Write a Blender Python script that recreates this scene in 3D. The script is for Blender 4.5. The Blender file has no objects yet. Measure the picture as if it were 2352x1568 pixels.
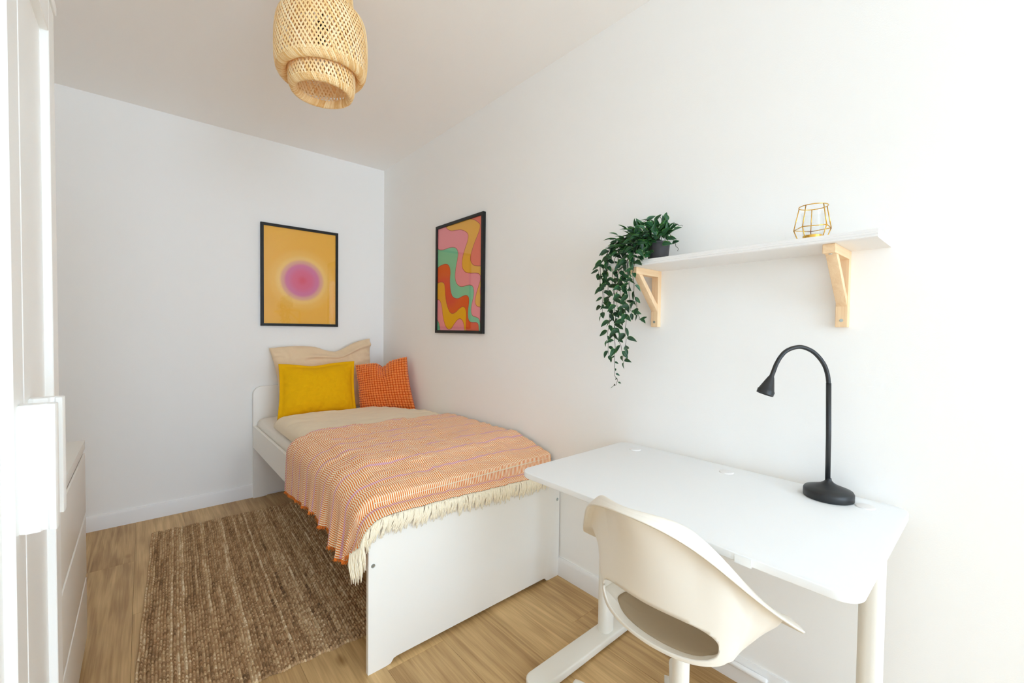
import bpy, bmesh, math, random
import numpy as np
from mathutils import Vector, Matrix, noise
from mathutils.geometry import tessellate_polygon
rng = random.Random(7)
sc = bpy.context.scene
col = sc.collection
PI = math.pi

# ---------------------------------------------------------------- camera, world, light, exposure
cam_d = bpy.data.cameras.new('camera'); cam = bpy.data.objects.new('camera', cam_d); col.objects.link(cam)
RT = Vector((0.75632076, -0.6540884, 0.01213522)); UP = Vector((0.00732399, 0.02701432, 0.99960822)); FW = Vector((0.65415997, 0.75593557, -0.02522203))
m = Matrix((RT, UP, -FW)).transposed().to_4x4(); m.translation = Vector((-1.52669627, -3.40913882, 1.18142513))
cam.matrix_world = m
cam_d.sensor_width = 36; cam_d.lens = 981.5457/2352*36; cam_d.clip_start = .02
sc.camera = cam
sc.view_settings.view_transform = 'Standard'; sc.view_settings.look = 'None'
sc.view_settings.gamma = 1; sc.view_settings.use_curve_mapping = False
sc.view_settings.exposure = 1.50
H = 2.4913; XL = -2.21; YN = -7.0
WX0, WX1, WZ0, WZ1 = -2.08, -0.35, 0.06, 2.36       # window in the wall behind the camera

w = bpy.data.worlds.new('world'); sc.world = w; w.use_nodes = True
bg = w.node_tree.nodes['Background']; bg.inputs['Color'].default_value = (0.745, 0.905, 1.13, 1); bg.inputs['Strength'].default_value = 4.1
pl_d = bpy.data.lights.new('window_portal', 'AREA'); pl_d.shape = 'RECTANGLE'; pl_d.size = WX1-WX0; pl_d.size_y = WZ1-WZ0
pl_d.cycles.is_portal = True
pl = bpy.data.objects.new('window_portal', pl_d); col.objects.link(pl)
pl.location = ((WX0+WX1)/2, YN-.06, (WZ0+WZ1)/2); pl.rotation_euler = (PI/2, 0, 0)
sc.cycles.max_bounces = 24; sc.cycles.diffuse_bounces = 16; sc.cycles.glossy_bounces = 6; sc.cycles.transparent_max_bounces = 24
sc.cycles.use_denoising = True; sc.cycles.sample_clamp_indirect = 8

# ---------------------------------------------------------------- helpers
def lin(c):
    return tuple(((v/255)/12.92 if v/255 <= .04045 else ((v/255+.055)/1.055)**2.4) for v in c)
def mat(name, rgb, rough=.5, spec=.5, metal=0, bump=None, var=None, coat=0, sheen=0, trans=0, sub=0):
    """rgb in 0-255 sRGB; bump=(scale, strength, distance); var=(scale, amount)"""
    M = bpy.data.materials.new(name); M.use_nodes = True; t = M.node_tree; b = t.nodes['Principled BSDF']
    b.inputs['Base Color'].default_value = (*lin(rgb), 1); b.inputs['Roughness'].default_value = rough
    b.inputs['Specular IOR Level'].default_value = spec; b.inputs['Metallic'].default_value = metal
    b.inputs['Coat Weight'].default_value = coat; b.inputs['Sheen Weight'].default_value = sheen
    b.inputs['Transmission Weight'].default_value = trans
    tc = t.nodes.new('ShaderNodeTexCoord')
    if var:
        n = t.nodes.new('ShaderNodeTexNoise'); n.inputs['Scale'].default_value = var[0]; n.inputs['Detail'].default_value = 4
        t.links.new(tc.outputs['Object'], n.inputs['Vector'])
        mx = t.nodes.new('ShaderNodeMix'); mx.data_type = 'RGBA'
        c = lin(rgb); a = var[1]
        mx.inputs[6].default_value = (*[v*(1-a) for v in c], 1); mx.inputs[7].default_value = (*[min(1, v*(1+a)) for v in c], 1)
        t.links.new(n.outputs['Fac'], mx.inputs[0]); t.links.new(mx.outputs[2], b.inputs['Base Color'])
    if bump:
        n = t.nodes.new('ShaderNodeTexNoise'); n.inputs['Scale'].default_value = bump[0]; n.inputs['Detail'].default_value = 3
        t.links.new(tc.outputs['Object'], n.inputs['Vector'])
        bp = t.nodes.new('ShaderNodeBump'); bp.inputs['Strength'].default_value = bump[1]; bp.inputs['Distance'].default_value = bump[2]
        t.links.new(n.outputs['Fac'], bp.inputs['Height']); t.links.new(bp.outputs['Normal'], b.inputs['Normal'])
    return M
def link(o, parent=None):
    col.objects.link(o)
    if parent is not None:
        o.parent = parent
        mw = Matrix.Identity(4); q = parent
        # parts are modelled in world coordinates: cancel the parent's own placement
        chain = []
        while q is not None: chain.append(q); q = q.parent
        for q in reversed(chain): mw = mw @ q.matrix_parent_inverse @ q.matrix_basis
        o.matrix_parent_inverse = mw.inverted()
    return o
def obj(name, verts, faces, material=None, parent=None, smooth=False, mats=None):
    me = bpy.data.meshes.new(name); me.from_pydata([tuple(v) for v in verts], [], [tuple(f) for f in faces]); me.update()
    for M in (mats or ([material] if material else [])): me.materials.append(M)
    if smooth: me.polygons.foreach_set('use_smooth', [True]*len(me.polygons))
    o = bpy.data.objects.new(name, me); return link(o, parent)
def bobj(name, bm, material, parent=None, smooth=False):
    me = bpy.data.meshes.new(name); bm.normal_update(); bm.to_mesh(me); bm.free(); me.materials.append(material)
    if smooth: me.polygons.foreach_set('use_smooth', [True]*len(me.polygons))
    o = bpy.data.objects.new(name, me); return link(o, parent)
def empty(name, loc):
    o = bpy.data.objects.new(name, None); o.location = loc; o.empty_display_size = .1; return link(o)
def tag(o, label=None, cat=None, group=None, kind=None):
    for k, v in (('label', label), ('category', cat), ('group', group), ('kind', kind)):
        if v: o[k] = v
    return o
def bm_box(bm, lo, hi, bev=0, seg=2):
    r = bmesh.ops.create_cube(bm, size=1); vs = r['verts']
    for v in vs: v.co = Vector([lo[i] + (v.co[i]+.5)*(hi[i]-lo[i]) for i in range(3)])
    if bev:
        es = list({e for v in vs for e in v.link_edges})
        bmesh.ops.bevel(bm, geom=es, offset=bev, segments=seg, affect='EDGES', profile=.5)
    return bm
def box(name, lo, hi, M, parent=None, bev=0, seg=2):
    bm = bmesh.new(); bm_box(bm, lo, hi, bev, seg); return bobj(name, bm, M, parent, smooth=False)
def shade_auto(o, ang=40):
    me = o.data; me.polygons.foreach_set('use_smooth', [True]*len(me.polygons))
    me.set_sharp_from_angle(angle=math.radians(ang)); return o
def prism(name, pts, axis, a, b, M, parent=None, bev=0, seg=2, ang=40):
    """polygon pts in the two other axes, extruded from a to b along axis"""
    bm = bmesh.new()
    def P(p, t):
        return {'x': (t, p[0], p[1]), 'y': (p[0], t, p[1]), 'z': (p[0], p[1], t)}[axis]
    v0 = [bm.verts.new(P(p, a)) for p in pts]; v1 = [bm.verts.new(P(p, b)) for p in pts]
    f0 = bm.faces.new(v0); f1 = bm.faces.new(v1[::-1]); n = len(pts)
    for i in range(n): bm.faces.new((v0[(i+1) % n], v0[i], v1[i], v1[(i+1) % n]))
    bmesh.ops.recalc_face_normals(bm, faces=bm.faces)
    if bev:
        es = [e for f in (f0, f1) for e in f.edges]
        bmesh.ops.bevel(bm, geom=es, offset=bev, segments=seg, affect='EDGES', profile=.5)
    return shade_auto(bobj(name, bm, M, parent), ang)
def rrect(x0, x1, y0, y1, r, n=6):
    if not isinstance(r, (list, tuple)): r = [r]*4
    out = []
    for (cx, cy, a0), rr in zip(((x1, y1, 0), (x0, y1, 90), (x0, y0, 180), (x1, y0, 270)), r):
        sx = -1 if cx == x1 else 1; sy = -1 if cy == y1 else 1
        if rr <= 0: out.append((cx, cy)); continue
        for k in range(n+1):
            a = math.radians(a0 + 90*k/n); out.append((cx+sx*rr+rr*math.cos(a), cy+sy*rr+rr*math.sin(a)))
    return out
def tube_mesh(pts, rad, n=10, cap=True):
    """verts, faces of a tube through pts; rad a number or a list"""
    pts = [Vector(p) for p in pts]; rads = rad if isinstance(rad, (list, tuple)) else [rad]*len(pts)
    V = []; F = []; t0 = (pts[1]-pts[0]).normalized()
    nrm = t0.orthogonal().normalized()
    for i, p in enumerate(pts):
        t = (pts[min(i+1, len(pts)-1)]-pts[max(i-1, 0)]).normalized()
        nrm = (nrm - t*nrm.dot(t)).normalized(); bn = t.cross(nrm)
        for k in range(n):
            a = 2*PI*k/n; V.append(p + (nrm*math.cos(a)+bn*math.sin(a))*rads[i])
    for i in range(len(pts)-1):
        for k in range(n):
            F.append((i*n+k, i*n+(k+1) % n, (i+1)*n+(k+1) % n, (i+1)*n+k))
    if cap: F.append(tuple(range(n))[::-1]); F.append(tuple((len(pts)-1)*n+k for k in range(n)))
    return V, F
def tube(name, pts, rad, M, parent=None, n=12):
    return obj(name, *tube_mesh(pts, rad, n), M, parent, smooth=True)
def lathe(name, prof, c, M, parent=None, n=40, axis=(0, 0, 1), ang=40, closed=False):
    """prof = list of (r, h) along axis from point c"""
    ax = Vector(axis).normalized(); u = ax.orthogonal().normalized(); v = ax.cross(u); c = Vector(c)
    V = []; F = []; m_ = len(prof)
    for r, h in prof:
        for k in range(n):
            a = 2*PI*k/n; V.append(c + ax*h + (u*math.cos(a)+v*math.sin(a))*r)
    for i in range(m_-1 if not closed else m_):
        j = (i+1) % m_
        for k in range(n): F.append((i*n+k, i*n+(k+1) % n, j*n+(k+1) % n, j*n+k))
    if not closed:
        if prof[0][0] > 1e-6: F.append(tuple(range(n))[::-1])
        if prof[-1][0] > 1e-6: F.append(tuple((m_-1)*n+k for k in range(n)))
    o = obj(name, V, F, M, parent)
    bm = bmesh.new(); bm.from_mesh(o.data); bmesh.ops.remove_doubles(bm, verts=bm.verts, dist=1e-6); bmesh.ops.recalc_face_normals(bm, faces=bm.faces); bm.to_mesh(o.data); bm.free()
    return shade_auto(o, ang)
def grid_faces(nu, nv, off=0, wrap=False):
    F = []
    for i in range(nu-1):
        for j in range(nv-1 if not wrap else nv):
            F.append((off+i*nv+j, off+(i+1)*nv+j, off+(i+1)*nv+(j+1) % nv, off+i*nv+(j+1) % nv))
    return F
def join_lists(parts):
    V = []; F = []
    for v, f in parts:
        o = len(V); V += list(v); F += [tuple(i+o for i in q) for q in f]
    return V, F
def fbm(p, s, oct=3):
    return noise.fractal(Vector(p)*s, 1.0, 2.0, oct)
def sstep(a, b, x):
    t = min(1, max(0, (x-a)/(b-a))); return t*t*(3-2*t)

# ---------------------------------------------------------------- materials
M_wall = mat('wall_paint', (245, 245, 243.5), .92, .2, bump=(260, .12, .002))
M_ceil = mat('ceiling_paint', (250, 249, 247), .95, .15, bump=(200, .1, .002))
M_trim = mat('white_trim', (238, 237, 236), .45, .4)
M_foil = mat('white_foil', (240, 238, 232), .38, .45, bump=(400, .03, .001))
M_edge = mat('pale_edge_band', (226, 214, 198), .5, .4)
M_ward = mat('white_wardrobe_foil', (250, 251, 250), .35, .45)
M_desk = mat('white_desktop', (241, 243, 244), .5, .4)
M_metalw = mat('white_powder_coat', (236, 233, 224), .42, .45)
M_chair = mat('beige_plastic', (234, 228, 216), .42, .4)
M_steel = mat('zinc', (190, 200, 200), .3, .5, metal=1)
M_black = mat('black_plastic', (34, 36, 38), .45, .5)
M_frame = mat('black_frame', (22, 21, 20), .5, .4)
M_sheet = mat('white_sheet', (236, 230, 220), .9, .2, bump=(30, .25, .01), sheen=.2)
M_duvet = mat('beige_cotton', (236, 220, 192), .92, .15, bump=(900, .15, .001), sheen=.2, var=(3, .04))
M_beige = mat('beige_pillowcase', (233, 207, 172), .92, .15, bump=(900, .15, .001), sheen=.2)
M_mustard = mat('mustard_linen', (232, 176, 8), .9, .15, bump=(700, .3, .001), var=(220, .07))
M_orange = mat('orange_velvet', (206, 88, 8), .85, .2, sheen=.3)
M_tuft = mat('orange_tuft', (240, 140, 62), .85, .2, sheen=.4, var=(120, .08))
M_fringe = mat('cream_cotton_yarn', (252, 243, 220), .95, .1)
M_fray = mat('orange_yarn', (255, 150, 66), .95, .1)
M_gold = mat('brass', (226, 180, 84), .22, .5, metal=1)
M_pot = mat('dark_grey_pot', (62, 60, 62), .6, .4)
M_soil = mat('dark_moss', (30, 32, 24), .95, .1)
M_stem = mat('plant_stem', (44, 50, 40), .7, .3)
M_gap = mat('plank_gap', (128, 94, 58), .9, .1)  # brown floor base that shows in the joints between planks
M_cordblack = mat('black_flex', (18, 18, 18), .6, .3)
M_bulb = mat('opal_bulb', (235, 232, 225), .3, .5)

def wood_mat(name, dark, light, axis, scale=1.0, rough=.45, knots=False, obj_random=True):
    M = bpy.data.materials.new(name); M.use_nodes = True; t = M.node_tree; L = t.links.new; b = t.nodes['Principled BSDF']
    b.inputs['Roughness'].default_value = rough; b.inputs['Specular IOR Level'].default_value = .4
    tc = t.nodes.new('ShaderNodeTexCoord'); oi = t.nodes.new('ShaderNodeObjectInfo')
    vadd = t.nodes.new('ShaderNodeVectorMath'); vadd.operation = 'ADD'
    vm = t.nodes.new('ShaderNodeVectorMath'); vm.operation = 'SCALE'; vm.inputs['Scale'].default_value = 37 if obj_random else 0
    cmb = t.nodes.new('ShaderNodeCombineXYZ')
    for i in range(3): L(oi.outputs['Random'], cmb.inputs[i])
    L(cmb.outputs[0], vm.inputs[0]); L(tc.outputs['Object'], vadd.inputs[0]); L(vm.outputs[0], vadd.inputs[1])
    mp = t.nodes.new('ShaderNodeMapping'); s = [14*scale]*3; s['xyz'.index(axis)] = .9*scale; mp.inputs['Scale'].default_value = s
    L(vadd.outputs[0], mp.inputs['Vector'])
    n1 = t.nodes.new('ShaderNodeTexNoise'); n1.inputs['Scale'].default_value = 1; n1.inputs['Detail'].default_value = 3; n1.inputs['Distortion'].default_value = .6
    L(mp.outputs[0], n1.inputs['Vector'])
    # growth rings: contour lines of the slow noise
    mu = t.nodes.new('ShaderNodeMath'); mu.operation = 'MULTIPLY'; mu.inputs[1].default_value = 26; L(n1.outputs['Fac'], mu.inputs[0])
    sn = t.nodes.new('ShaderNodeMath'); sn.operation = 'SINE'; L(mu.outputs[0], sn.inputs[0])
    mp2 = t.nodes.new('ShaderNodeMapping'); s2 = [170*scale]*3; s2['xyz'.index(axis)] = 5*scale; mp2.inputs['Scale'].default_value = s2
    L(vadd.outputs[0], mp2.inputs['Vector'])
    n2 = t.nodes.new('ShaderNodeTexNoise'); n2.inputs['Scale'].default_value = 1; n2.inputs['Detail'].default_value = 4; L(mp2.outputs[0], n2.inputs['Vector'])
    n3 = t.nodes.new('ShaderNodeTexNoise'); n3.inputs['Scale'].default_value = 3.0; n3.inputs['Detail'].default_value = 2; L(vadd.outputs[0], n3.inputs['Vector'])
    def madd(a, k, c):
        q = t.nodes.new('ShaderNodeMath'); q.operation = 'MULTIPLY_ADD'; L(a, q.inputs[0]); q.inputs[1].default_value = k
        if isinstance(c, float): q.inputs[2].default_value = c
        else: L(c, q.inputs[2])
        return q.outputs[0]
    f = madd(sn.outputs[0], .10, .06); f = madd(n2.outputs['Fac'], .55, f); f = madd(n3.outputs['Fac'], .45, f)
    f = madd(oi.outputs['Random'], .22 if obj_random else 0, f)
    if knots:
        vo = t.nodes.new('ShaderNodeTexVoronoi'); vo.inputs['Scale'].default_value = 1
        mp3 = t.nodes.new('ShaderNodeMapping'); s3 = [4.5]*3; s3['xyz'.index(axis)] = 2.2; mp3.inputs['Scale'].default_value = s3
        L(vadd.outputs[0], mp3.inputs['Vector']); L(mp3.outputs[0], vo.inputs['Vector'])
        mr = t.nodes.new('ShaderNodeMapRange'); mr.inputs['From Min'].default_value = .015; mr.inputs['From Max'].default_value = .1
        mr.inputs['To Min'].default_value = -.5; mr.inputs['To Max'].default_value = 0; L(vo.outputs['Distance'], mr.inputs['Value'])
        f = madd(mr.outputs[0], 1.0, f)
    cr = t.nodes.new('ShaderNodeValToRGB'); e = cr.color_ramp.elements
    e[0].position = .28; e[0].color = (*lin(dark), 1); e[1].position = .95; e[1].color = (*lin(light), 1)
    L(f, cr.inputs[0]); L(cr.outputs[0], b.inputs['Base Color'])
    bp = t.nodes.new('ShaderNodeBump'); bp.inputs['Strength'].default_value = .08; bp.inputs['Distance'].default_value = .001
    L(n2.outputs['Fac'], bp.inputs['Height']); L(bp.outputs[0], b.inputs['Normal'])
    return M
M_floor = wood_mat('oak_laminate', (148, 111, 64), (220, 186, 132), 'y', 1, .42, knots=True)
M_beechx = wood_mat('pale_beech', (232, 194, 150), (250, 224, 186), 'z', 2.2, .5, obj_random=False)
M_beechy = wood_mat('pale_beech_flat', (232, 194, 150), (250, 224, 186), 'x', 2.2, .5, obj_random=False)

def glass_mat(name, tint=(1, 1, 1), refl=1.0, ior=1.5):
    M = bpy.data.materials.new(name); M.use_nodes = True; t = M.node_tree; L = t.links.new
    t.nodes.remove(t.nodes['Principled BSDF']); out = t.nodes['Material Output']
    tr = t.nodes.new('ShaderNodeBsdfTransparent'); tr.inputs[0].default_value = (*tint, 1)
    gl = t.nodes.new('ShaderNodeBsdfGlossy'); gl.inputs['Roughness'].default_value = .02
    fr = t.nodes.new('ShaderNodeFresnel'); ge = t.nodes.new('ShaderNodeNewGeometry')
    io = t.nodes.new('ShaderNodeMath'); io.operation = 'MULTIPLY_ADD'; io.inputs[1].default_value = 1/ior-ior; io.inputs[2].default_value = ior
    L(ge.outputs['Backfacing'], io.inputs[0]); L(io.outputs[0], fr.inputs[0])
    mu = t.nodes.new('ShaderNodeMath'); mu.operation = 'MULTIPLY'; mu.inputs[1].default_value = refl; L(fr.outputs[0], mu.inputs[0])
    mx = t.nodes.new('ShaderNodeMixShader'); L(mu.outputs[0], mx.inputs[0]); L(tr.outputs[0], mx.inputs[1]); L(gl.outputs[0], mx.inputs[2])
    L(mx.outputs[0], out.inputs[0]); return M
M_glass = glass_mat('clear_glass'); M_pane = glass_mat('window_glass', (.97, .99, .985))
M_cup = glass_mat('thin_cup_glass', (.985, .99, .99), .45)

# ---------------------------------------------------------------- room shell
T = .12
def structure(o): o['kind'] = 'structure'; return o
structure(box('wall_back', (XL-T, 0, -.02), (T, T, H), M_wall))
structure(box('wall_right', (0, YN-T, -.02), (T, 0, H), M_wall))
structure(box('wall_left', (XL-T, YN-T, -.02), (XL, 0, H), M_wall))
bm = bmesh.new()
bm_box(bm, (XL, YN-T, -.02), (WX0, YN, H)); bm_box(bm, (WX1, YN-T, -.02), (0, YN, H))
bm_box(bm, (WX0, YN-T, -.02), (WX1, YN, WZ0)); bm_box(bm, (WX0, YN-T, WZ1), (WX1, YN, H))
structure(bobj('wall_front', bm, M_wall))
structure(box('ceiling', (XL-T, YN-T, H), (T, T, H+.1), M_ceil))
floor = structure(box('floor', (XL-T, YN-T, -.06), (T, T, -.0085), M_gap))
# planks: columns along the room, each plank its own board
seam = [-1.565+.2246*k for k in range(-3, 8)]
ends = {-3: -.9, -2: -1.6, -1: -.571, 0: -1.1, 1: -.35, 2: -1.25, 3: -.75, 4: -1.35, 5: -.2, 6: -1.0}
g = .00025
for k in range(-3, 7):
    x0 = max(seam[k+3], XL); x1 = min(seam[k+4], 0)
    ys = [0.0]; y = ends[k]
    while y > YN: ys.append(y); y -= 1.29
    ys.append(YN)
    for a, b in zip(ys[:-1], ys[1:]):
        bm = bmesh.new(); bm_box(bm, (x0+g, b+g, -.0085), (x1-g, a-g, 0)); 
        top = [e for e in bm.edges if all(v.co.z > -.001 for v in e.verts)]
        bmesh.ops.bevel(bm, geom=top, offset=.0005, segments=1, affect='EDGES')
        bobj('plank', bm, M_floor, floor)
def baseboard(name, axis, a, b, off, sgn):
    h = .088; prof = [(0, 0), (.012, 0), (.012, h-.014), (.009, h-.006), (.006, h), (0, h)]
    if axis == 'x':   # along x on wall y=off
        o = prism(name, [(off+sgn*p[0], p[1]) for p in prof], 'x', a, b, M_trim)
    else:
        o = prism(name, [(off+sgn*p[0], p[1]) for p in prof], 'y', a, b, M_trim)
    return structure(o)
baseboard('baseboard_back', 'x', XL, 0, 0, -1)
baseboard('baseboard_right', 'y', YN, -.012, 0, -1)
baseboard('baseboard_left', 'y', YN, -.012, XL, 1)
# window behind the camera
win = structure(empty('window_1', ((WX0+WX1)/2, YN-.06, WZ0)))
bm = bmesh.new(); f = .06
ya, yb = YN-.09, YN-.03
bm_box(bm, (WX0, ya, WZ0), (WX0+f, yb, WZ1)); bm_box(bm, (WX1-f, ya, WZ0), (WX1, yb, WZ1))
bm_box(bm, (WX0+f, ya, WZ0), (WX1-f, yb, WZ0+f)); bm_box(bm, (WX0+f, ya, WZ1-f), (WX1-f, yb, WZ1))
xm = (WX0+WX1)/2; bm_box(bm, (xm-.05, ya, WZ0+f), (xm+.05, yb, WZ1-f))
bobj('window_frame', bm, M_trim, win)
for xa, xb in ((WX0+f, xm-.05), (xm+.05, WX1-f)):
    box('pane', (xa, YN-.063, WZ0+f), (xb, YN-.059, WZ1-f), M_pane, win)
box('window_sill', (WX0-.03, YN-.03, WZ0-.03), (WX1+.03, YN+.09, WZ0), M_trim, win, .004)

# ---------------------------------------------------------------- bed
bed = tag(empty('bed', (-.48, -1.02, 0)), 'white panel single bed with rounded headboard, standing in the room corner', 'bed')
def end_panel(name, y0, y1, h, r, x0=-.9535, x1=-.0072):
    n = .006
    top = rrect(x0, x1, 0, h, [r, r, 0, 0], 8)
    # rrect order: top-right arc, top-left arc, bottom-left, bottom-right; cut the shallow arch between the feet
    base = [(x0+.062, 0), (x0+.082, n*.35), (x0+.094, .016), (x0+.105, .018), (x1-.105, .018), (x1-.094, .016), (x1-.082, n*.35), (x1-.062, 0)]
    pts = top[:-1] + base + [top[-1]]
    return prism(name, pts, 'y', y0, y1, M_foil, bed, bev=.0012)
hbd = end_panel('headboard', -.013, -.031, .774, .055)
fbd = end_panel('footboard', -2.0, -2.0188, .517, .014)
for x in (-.953, -.023):
    o = box('side_rail', (x, -2.0, .352), (x+.016, -.031, .504), M_foil, bed, .0012)
for x in (-.937, -.023):
    for z in (.47, .374):
        lathe('bolt', [(0, .0028), (.0035, .0028), (.0038, .0022), (.006, .0026), (.0072, .0012), (.0075, 0)], (x, -2.0188, z), M_steel, fbd, 24, (0, -1, 0))
for k in range(14):
    y = -.12-k*.138
    box('slat', (-.937, y-.035, .385), (-.023, y+.035, .402), M_beechy, bed)

# mattress with its sheet
def rounded_slab(x0, x1, y0, y1, z0, z1, r, nx, ny, f=None):
    """a closed cushion-like slab; top and bottom meet over rounded edges; f(x,y) adds to the top"""
    V = []; n = nx*ny
    def prof(d): 
        t = min(1, max(0, d/r)); return math.sqrt(max(0, 1-(1-t)**2))
    us = [0.5-0.5*math.cos(PI*i/(nx-1)) for i in range(nx)]; vs = [0.5-0.5*math.cos(PI*j/(ny-1)) for j in range(ny)]
    us = [.5*u+.5*i/(nx-1) for i, u in enumerate(us)]; vs = [.5*v+.5*j/(ny-1) for j, v in enumerate(vs)]
    zm = (z0+z1)/2
    for s in (1, -1):
        for u in us:
            for v in vs:
                x = x0+(x1-x0)*u; y = y0+(y1-y0)*v
                d = min(x-x0, x1-x, y-y0, y1-y); q = prof(d)
                z = zm + s*((z1-z0)/2)*q
                if f and s == 1: z += f(x, y)*q
                V.append((x, y, z))
    F = grid_faces(nx, ny); F += [tuple(q[::-1]) for q in grid_faces(nx, ny, n)]
    o = (V, F); return o
def sheet_f(x, y):
    return .006*fbm((x, y*.6, 1), 6) + .004*abs(fbm((x, y, 5), 14))
V, F = rounded_slab(-.934, -.026, -1.972, -.034, .404, .558, .06, 40, 70, sheet_f)
V2 = []
for (x, y, z) in V:
    if x < -.86:                                   # loose sheet bulging out over the rail
        k = sstep(-.86, -.934, x); b_ = sstep(.518, .54, z)
        x -= k*b_*(.014+.028*max(0, fbm((1, y, 2), 3.2))+.006*fbm((2, y, z*4), 11))*(1-sstep(-.95, -1.06, y))
        z -= .006*k*b_*fbm((0, y, 9), 9)
    V2.append((x, y, z))
mt = obj('mattress', V2, F, M_sheet, None, True)
bm = bmesh.new(); bm.from_mesh(mt.data); bmesh.ops.remove_doubles(bm, verts=bm.verts, dist=1e-5); bmesh.ops.recalc_face_normals(bm, faces=bm.faces); bm.to_mesh(mt.data); bm.free()
tag(mt, 'mattress in rumpled white fitted sheet, lying in the white bed', 'mattress')

# duvet
DX0, DX1, DYF = -.918, -.018, -1.972
def duv_back(x):
    return -.430 - .03*sstep(-.7, -.93, x) - .30*sstep(-.32, -.05, x)
def duv_top(x, y):
    yb = duv_back(x)
    d = min(x-DX0, (DX1-x)*1.6, yb-y, y-DYF)
    r = .085; t = min(1, max(0, d/r)); q = math.sqrt(max(0, 1-(1-t)**2))
    z = .566 + .068*q*(1-.72*sstep(-1.68, -1.95, y))
    z += q*(.008*fbm((x*.7, y, 3), 3.5) + .003*fbm((x*.8, y*2, 7), 12) + .0042*(1-abs(fbm((x*.5, y*1.8, 5), 9))*3))
    return z, q
def build_duvet():
    nx, ny = 90, 110; V = []
    for s in (1, -1):
        for i in range(nx):
            u = i/(nx-1); u = .5*u+.5*(.5-.5*math.cos(PI*u)); x = DX0+(DX1-DX0)*u; yb = duv_back(x)
            for j in range(ny):
                v = j/(ny-1); v = .5*v+.5*(.5-.5*math.cos(PI*v)); y = yb+(DYF-yb)*v
                z, q = duv_top(x, y)
                if s == -1: z = .566 + .008*min(1, q/.3)
                V.append((x, y, max(z, .5663+.009*min(1, q/.3)) if s == 1 else z))
    F = [tuple(q[::-1]) for q in grid_faces(nx, ny)] + grid_faces(nx, ny, nx*ny)
    o = obj('duvet', V, F, M_duvet, None, True)
    bm = bmesh.new(); bm.from_mesh(o.data); bmesh.ops.remove_doubles(bm, verts=bm.verts, dist=1e-5); bmesh.ops.recalc_face_normals(bm, faces=bm.faces); bm.to_mesh(o.data); bm.free()
    return tag(o, 'crumpled plain beige duvet spread over the bed, half under the striped throw', 'duvet')
build_duvet()

# striped throw blanket
def blanket_mat():
    M = bpy.data.materials.new('striped_cotton'); M.use_nodes = True; t = M.node_tree; L = t.links.new; b = t.nodes['Principled BSDF']
    b.inputs['Roughness'].default_value = .92; b.inputs['Specular IOR Level'].default_value = .15; b.inputs['Sheen Weight'].default_value = .15
    uv = t.nodes.new('ShaderNodeUVMap'); uv.uv_map = 'cloth'; sp = t.nodes.new('ShaderNodeSeparateXYZ'); L(uv.outputs[0], sp.inputs[0])
    def math_(op, a, bb=None, c=None):
        q = t.nodes.new('ShaderNodeMath'); q.operation = op
        for i, v in enumerate((a, bb, c)):
            if v is None: continue
            if isinstance(v, (int, float)): q.inputs[i].default_value = v
            else: L(v, q.inputs[i])
        return q.outputs[0]
    U, Vv = sp.outputs[0], sp.outputs[1]
    fu = math_('FRACT', math_('DIVIDE', U, .0083)); stripe = math_('GREATER_THAN', fu, .5)
    fv = math_('FRACT', math_('ADD', math_('DIVIDE', Vv, .118), .62))
    band = math_('COMPARE', fv, .5, .038)
    fv2 = math_('FRACT', math_('ADD', math_('DIVIDE', Vv, .059), .31))
    pale = math_('COMPARE', fv2, .5, .05)
    # weft picks: a fine dash along the thread
    def mix(f, A, B):
        q = t.nodes.new('ShaderNodeMix'); q.data_type = 'RGBA'; L(f, q.inputs[0])
        for i, v in ((6, A), (7, B)):
            if isinstance(v, tuple): q.inputs[i].default_value = (*lin(v), 1)
            else: L(v, q.inputs[i])
        return q.outputs[2]
    cream = (252, 238, 208); orange = (228, 124, 44); lilac = (206, 150, 214)
    base = mix(stripe, cream, orange)
    base = mix(math_('MULTIPLY', pale, .22), base, cream)
    base = mix(math_('MULTIPLY', band, .5), base, lilac)
    L(base, b.inputs['Base Color'])
    bp = t.nodes.new('ShaderNodeBump'); bp.inputs['Strength'].default_value = .25; bp.inputs['Distance'].default_value = .0015
    tri = math_('ABSOLUTE', math_('SUBTRACT', fu, .5)); L(tri, bp.inputs['Height']); L(bp.outputs[0], b.inputs['Normal'])
    return M
M_throw = blanket_mat()
BY0, BY1 = -1.03, -2.032
def hem_z(y):
    t = (y-BY0)/(BY1-BY0)
    tab = [(0, .352), (.18, .372), (.38, .392), (.5, .408), (.52, .388), (.68, .398), (.71, .36), (.84, .352), (.88, .37), (.95, .40), (1, .425)]
    for (a, za), (b, zb) in zip(tab[:-1], tab[1:]):
        if a <= t <= b: return za+(zb-za)*(t-a)/(b-a)
    return tab[-1][1]
def throw_top(x, y):
    yy = max(y, -1.95)
    z, q = duv_top(min(max(x, -.90), -.06), yy); z += .007
    e = sstep(-1.88, -1.985, y); z = max(z*(1-e) + e*(.5525-.024*sstep(-.9, -.1, x)), (duv_top(min(max(x, -.90), -.06), y)[0]+.006) if y > -1.968 else 0, .491+.078*math.sqrt(max(0, 1-(1-min(1, max(0, (y+1.972)/.06)))**2)))
    z += .0035*fbm((x*1.5, y*1.5, 11), 7) + .002*fbm((x*3, y, 4), 22)
    # two soft creases where it was folded
    for xc in (-.62, -.33): z += .004*math.exp(-((x-xc+.02*fbm((0, y, 2), 4))/.012)**2)
    if y > -1.972: z = max(z, duv_top(min(max(x, -.90), -.06), y)[0]+.005)
    if y < -2.0: z -= .30*(-2.0-y)
    return z
NA, NB, NC, NY = 120, 14, 46, 170
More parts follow.
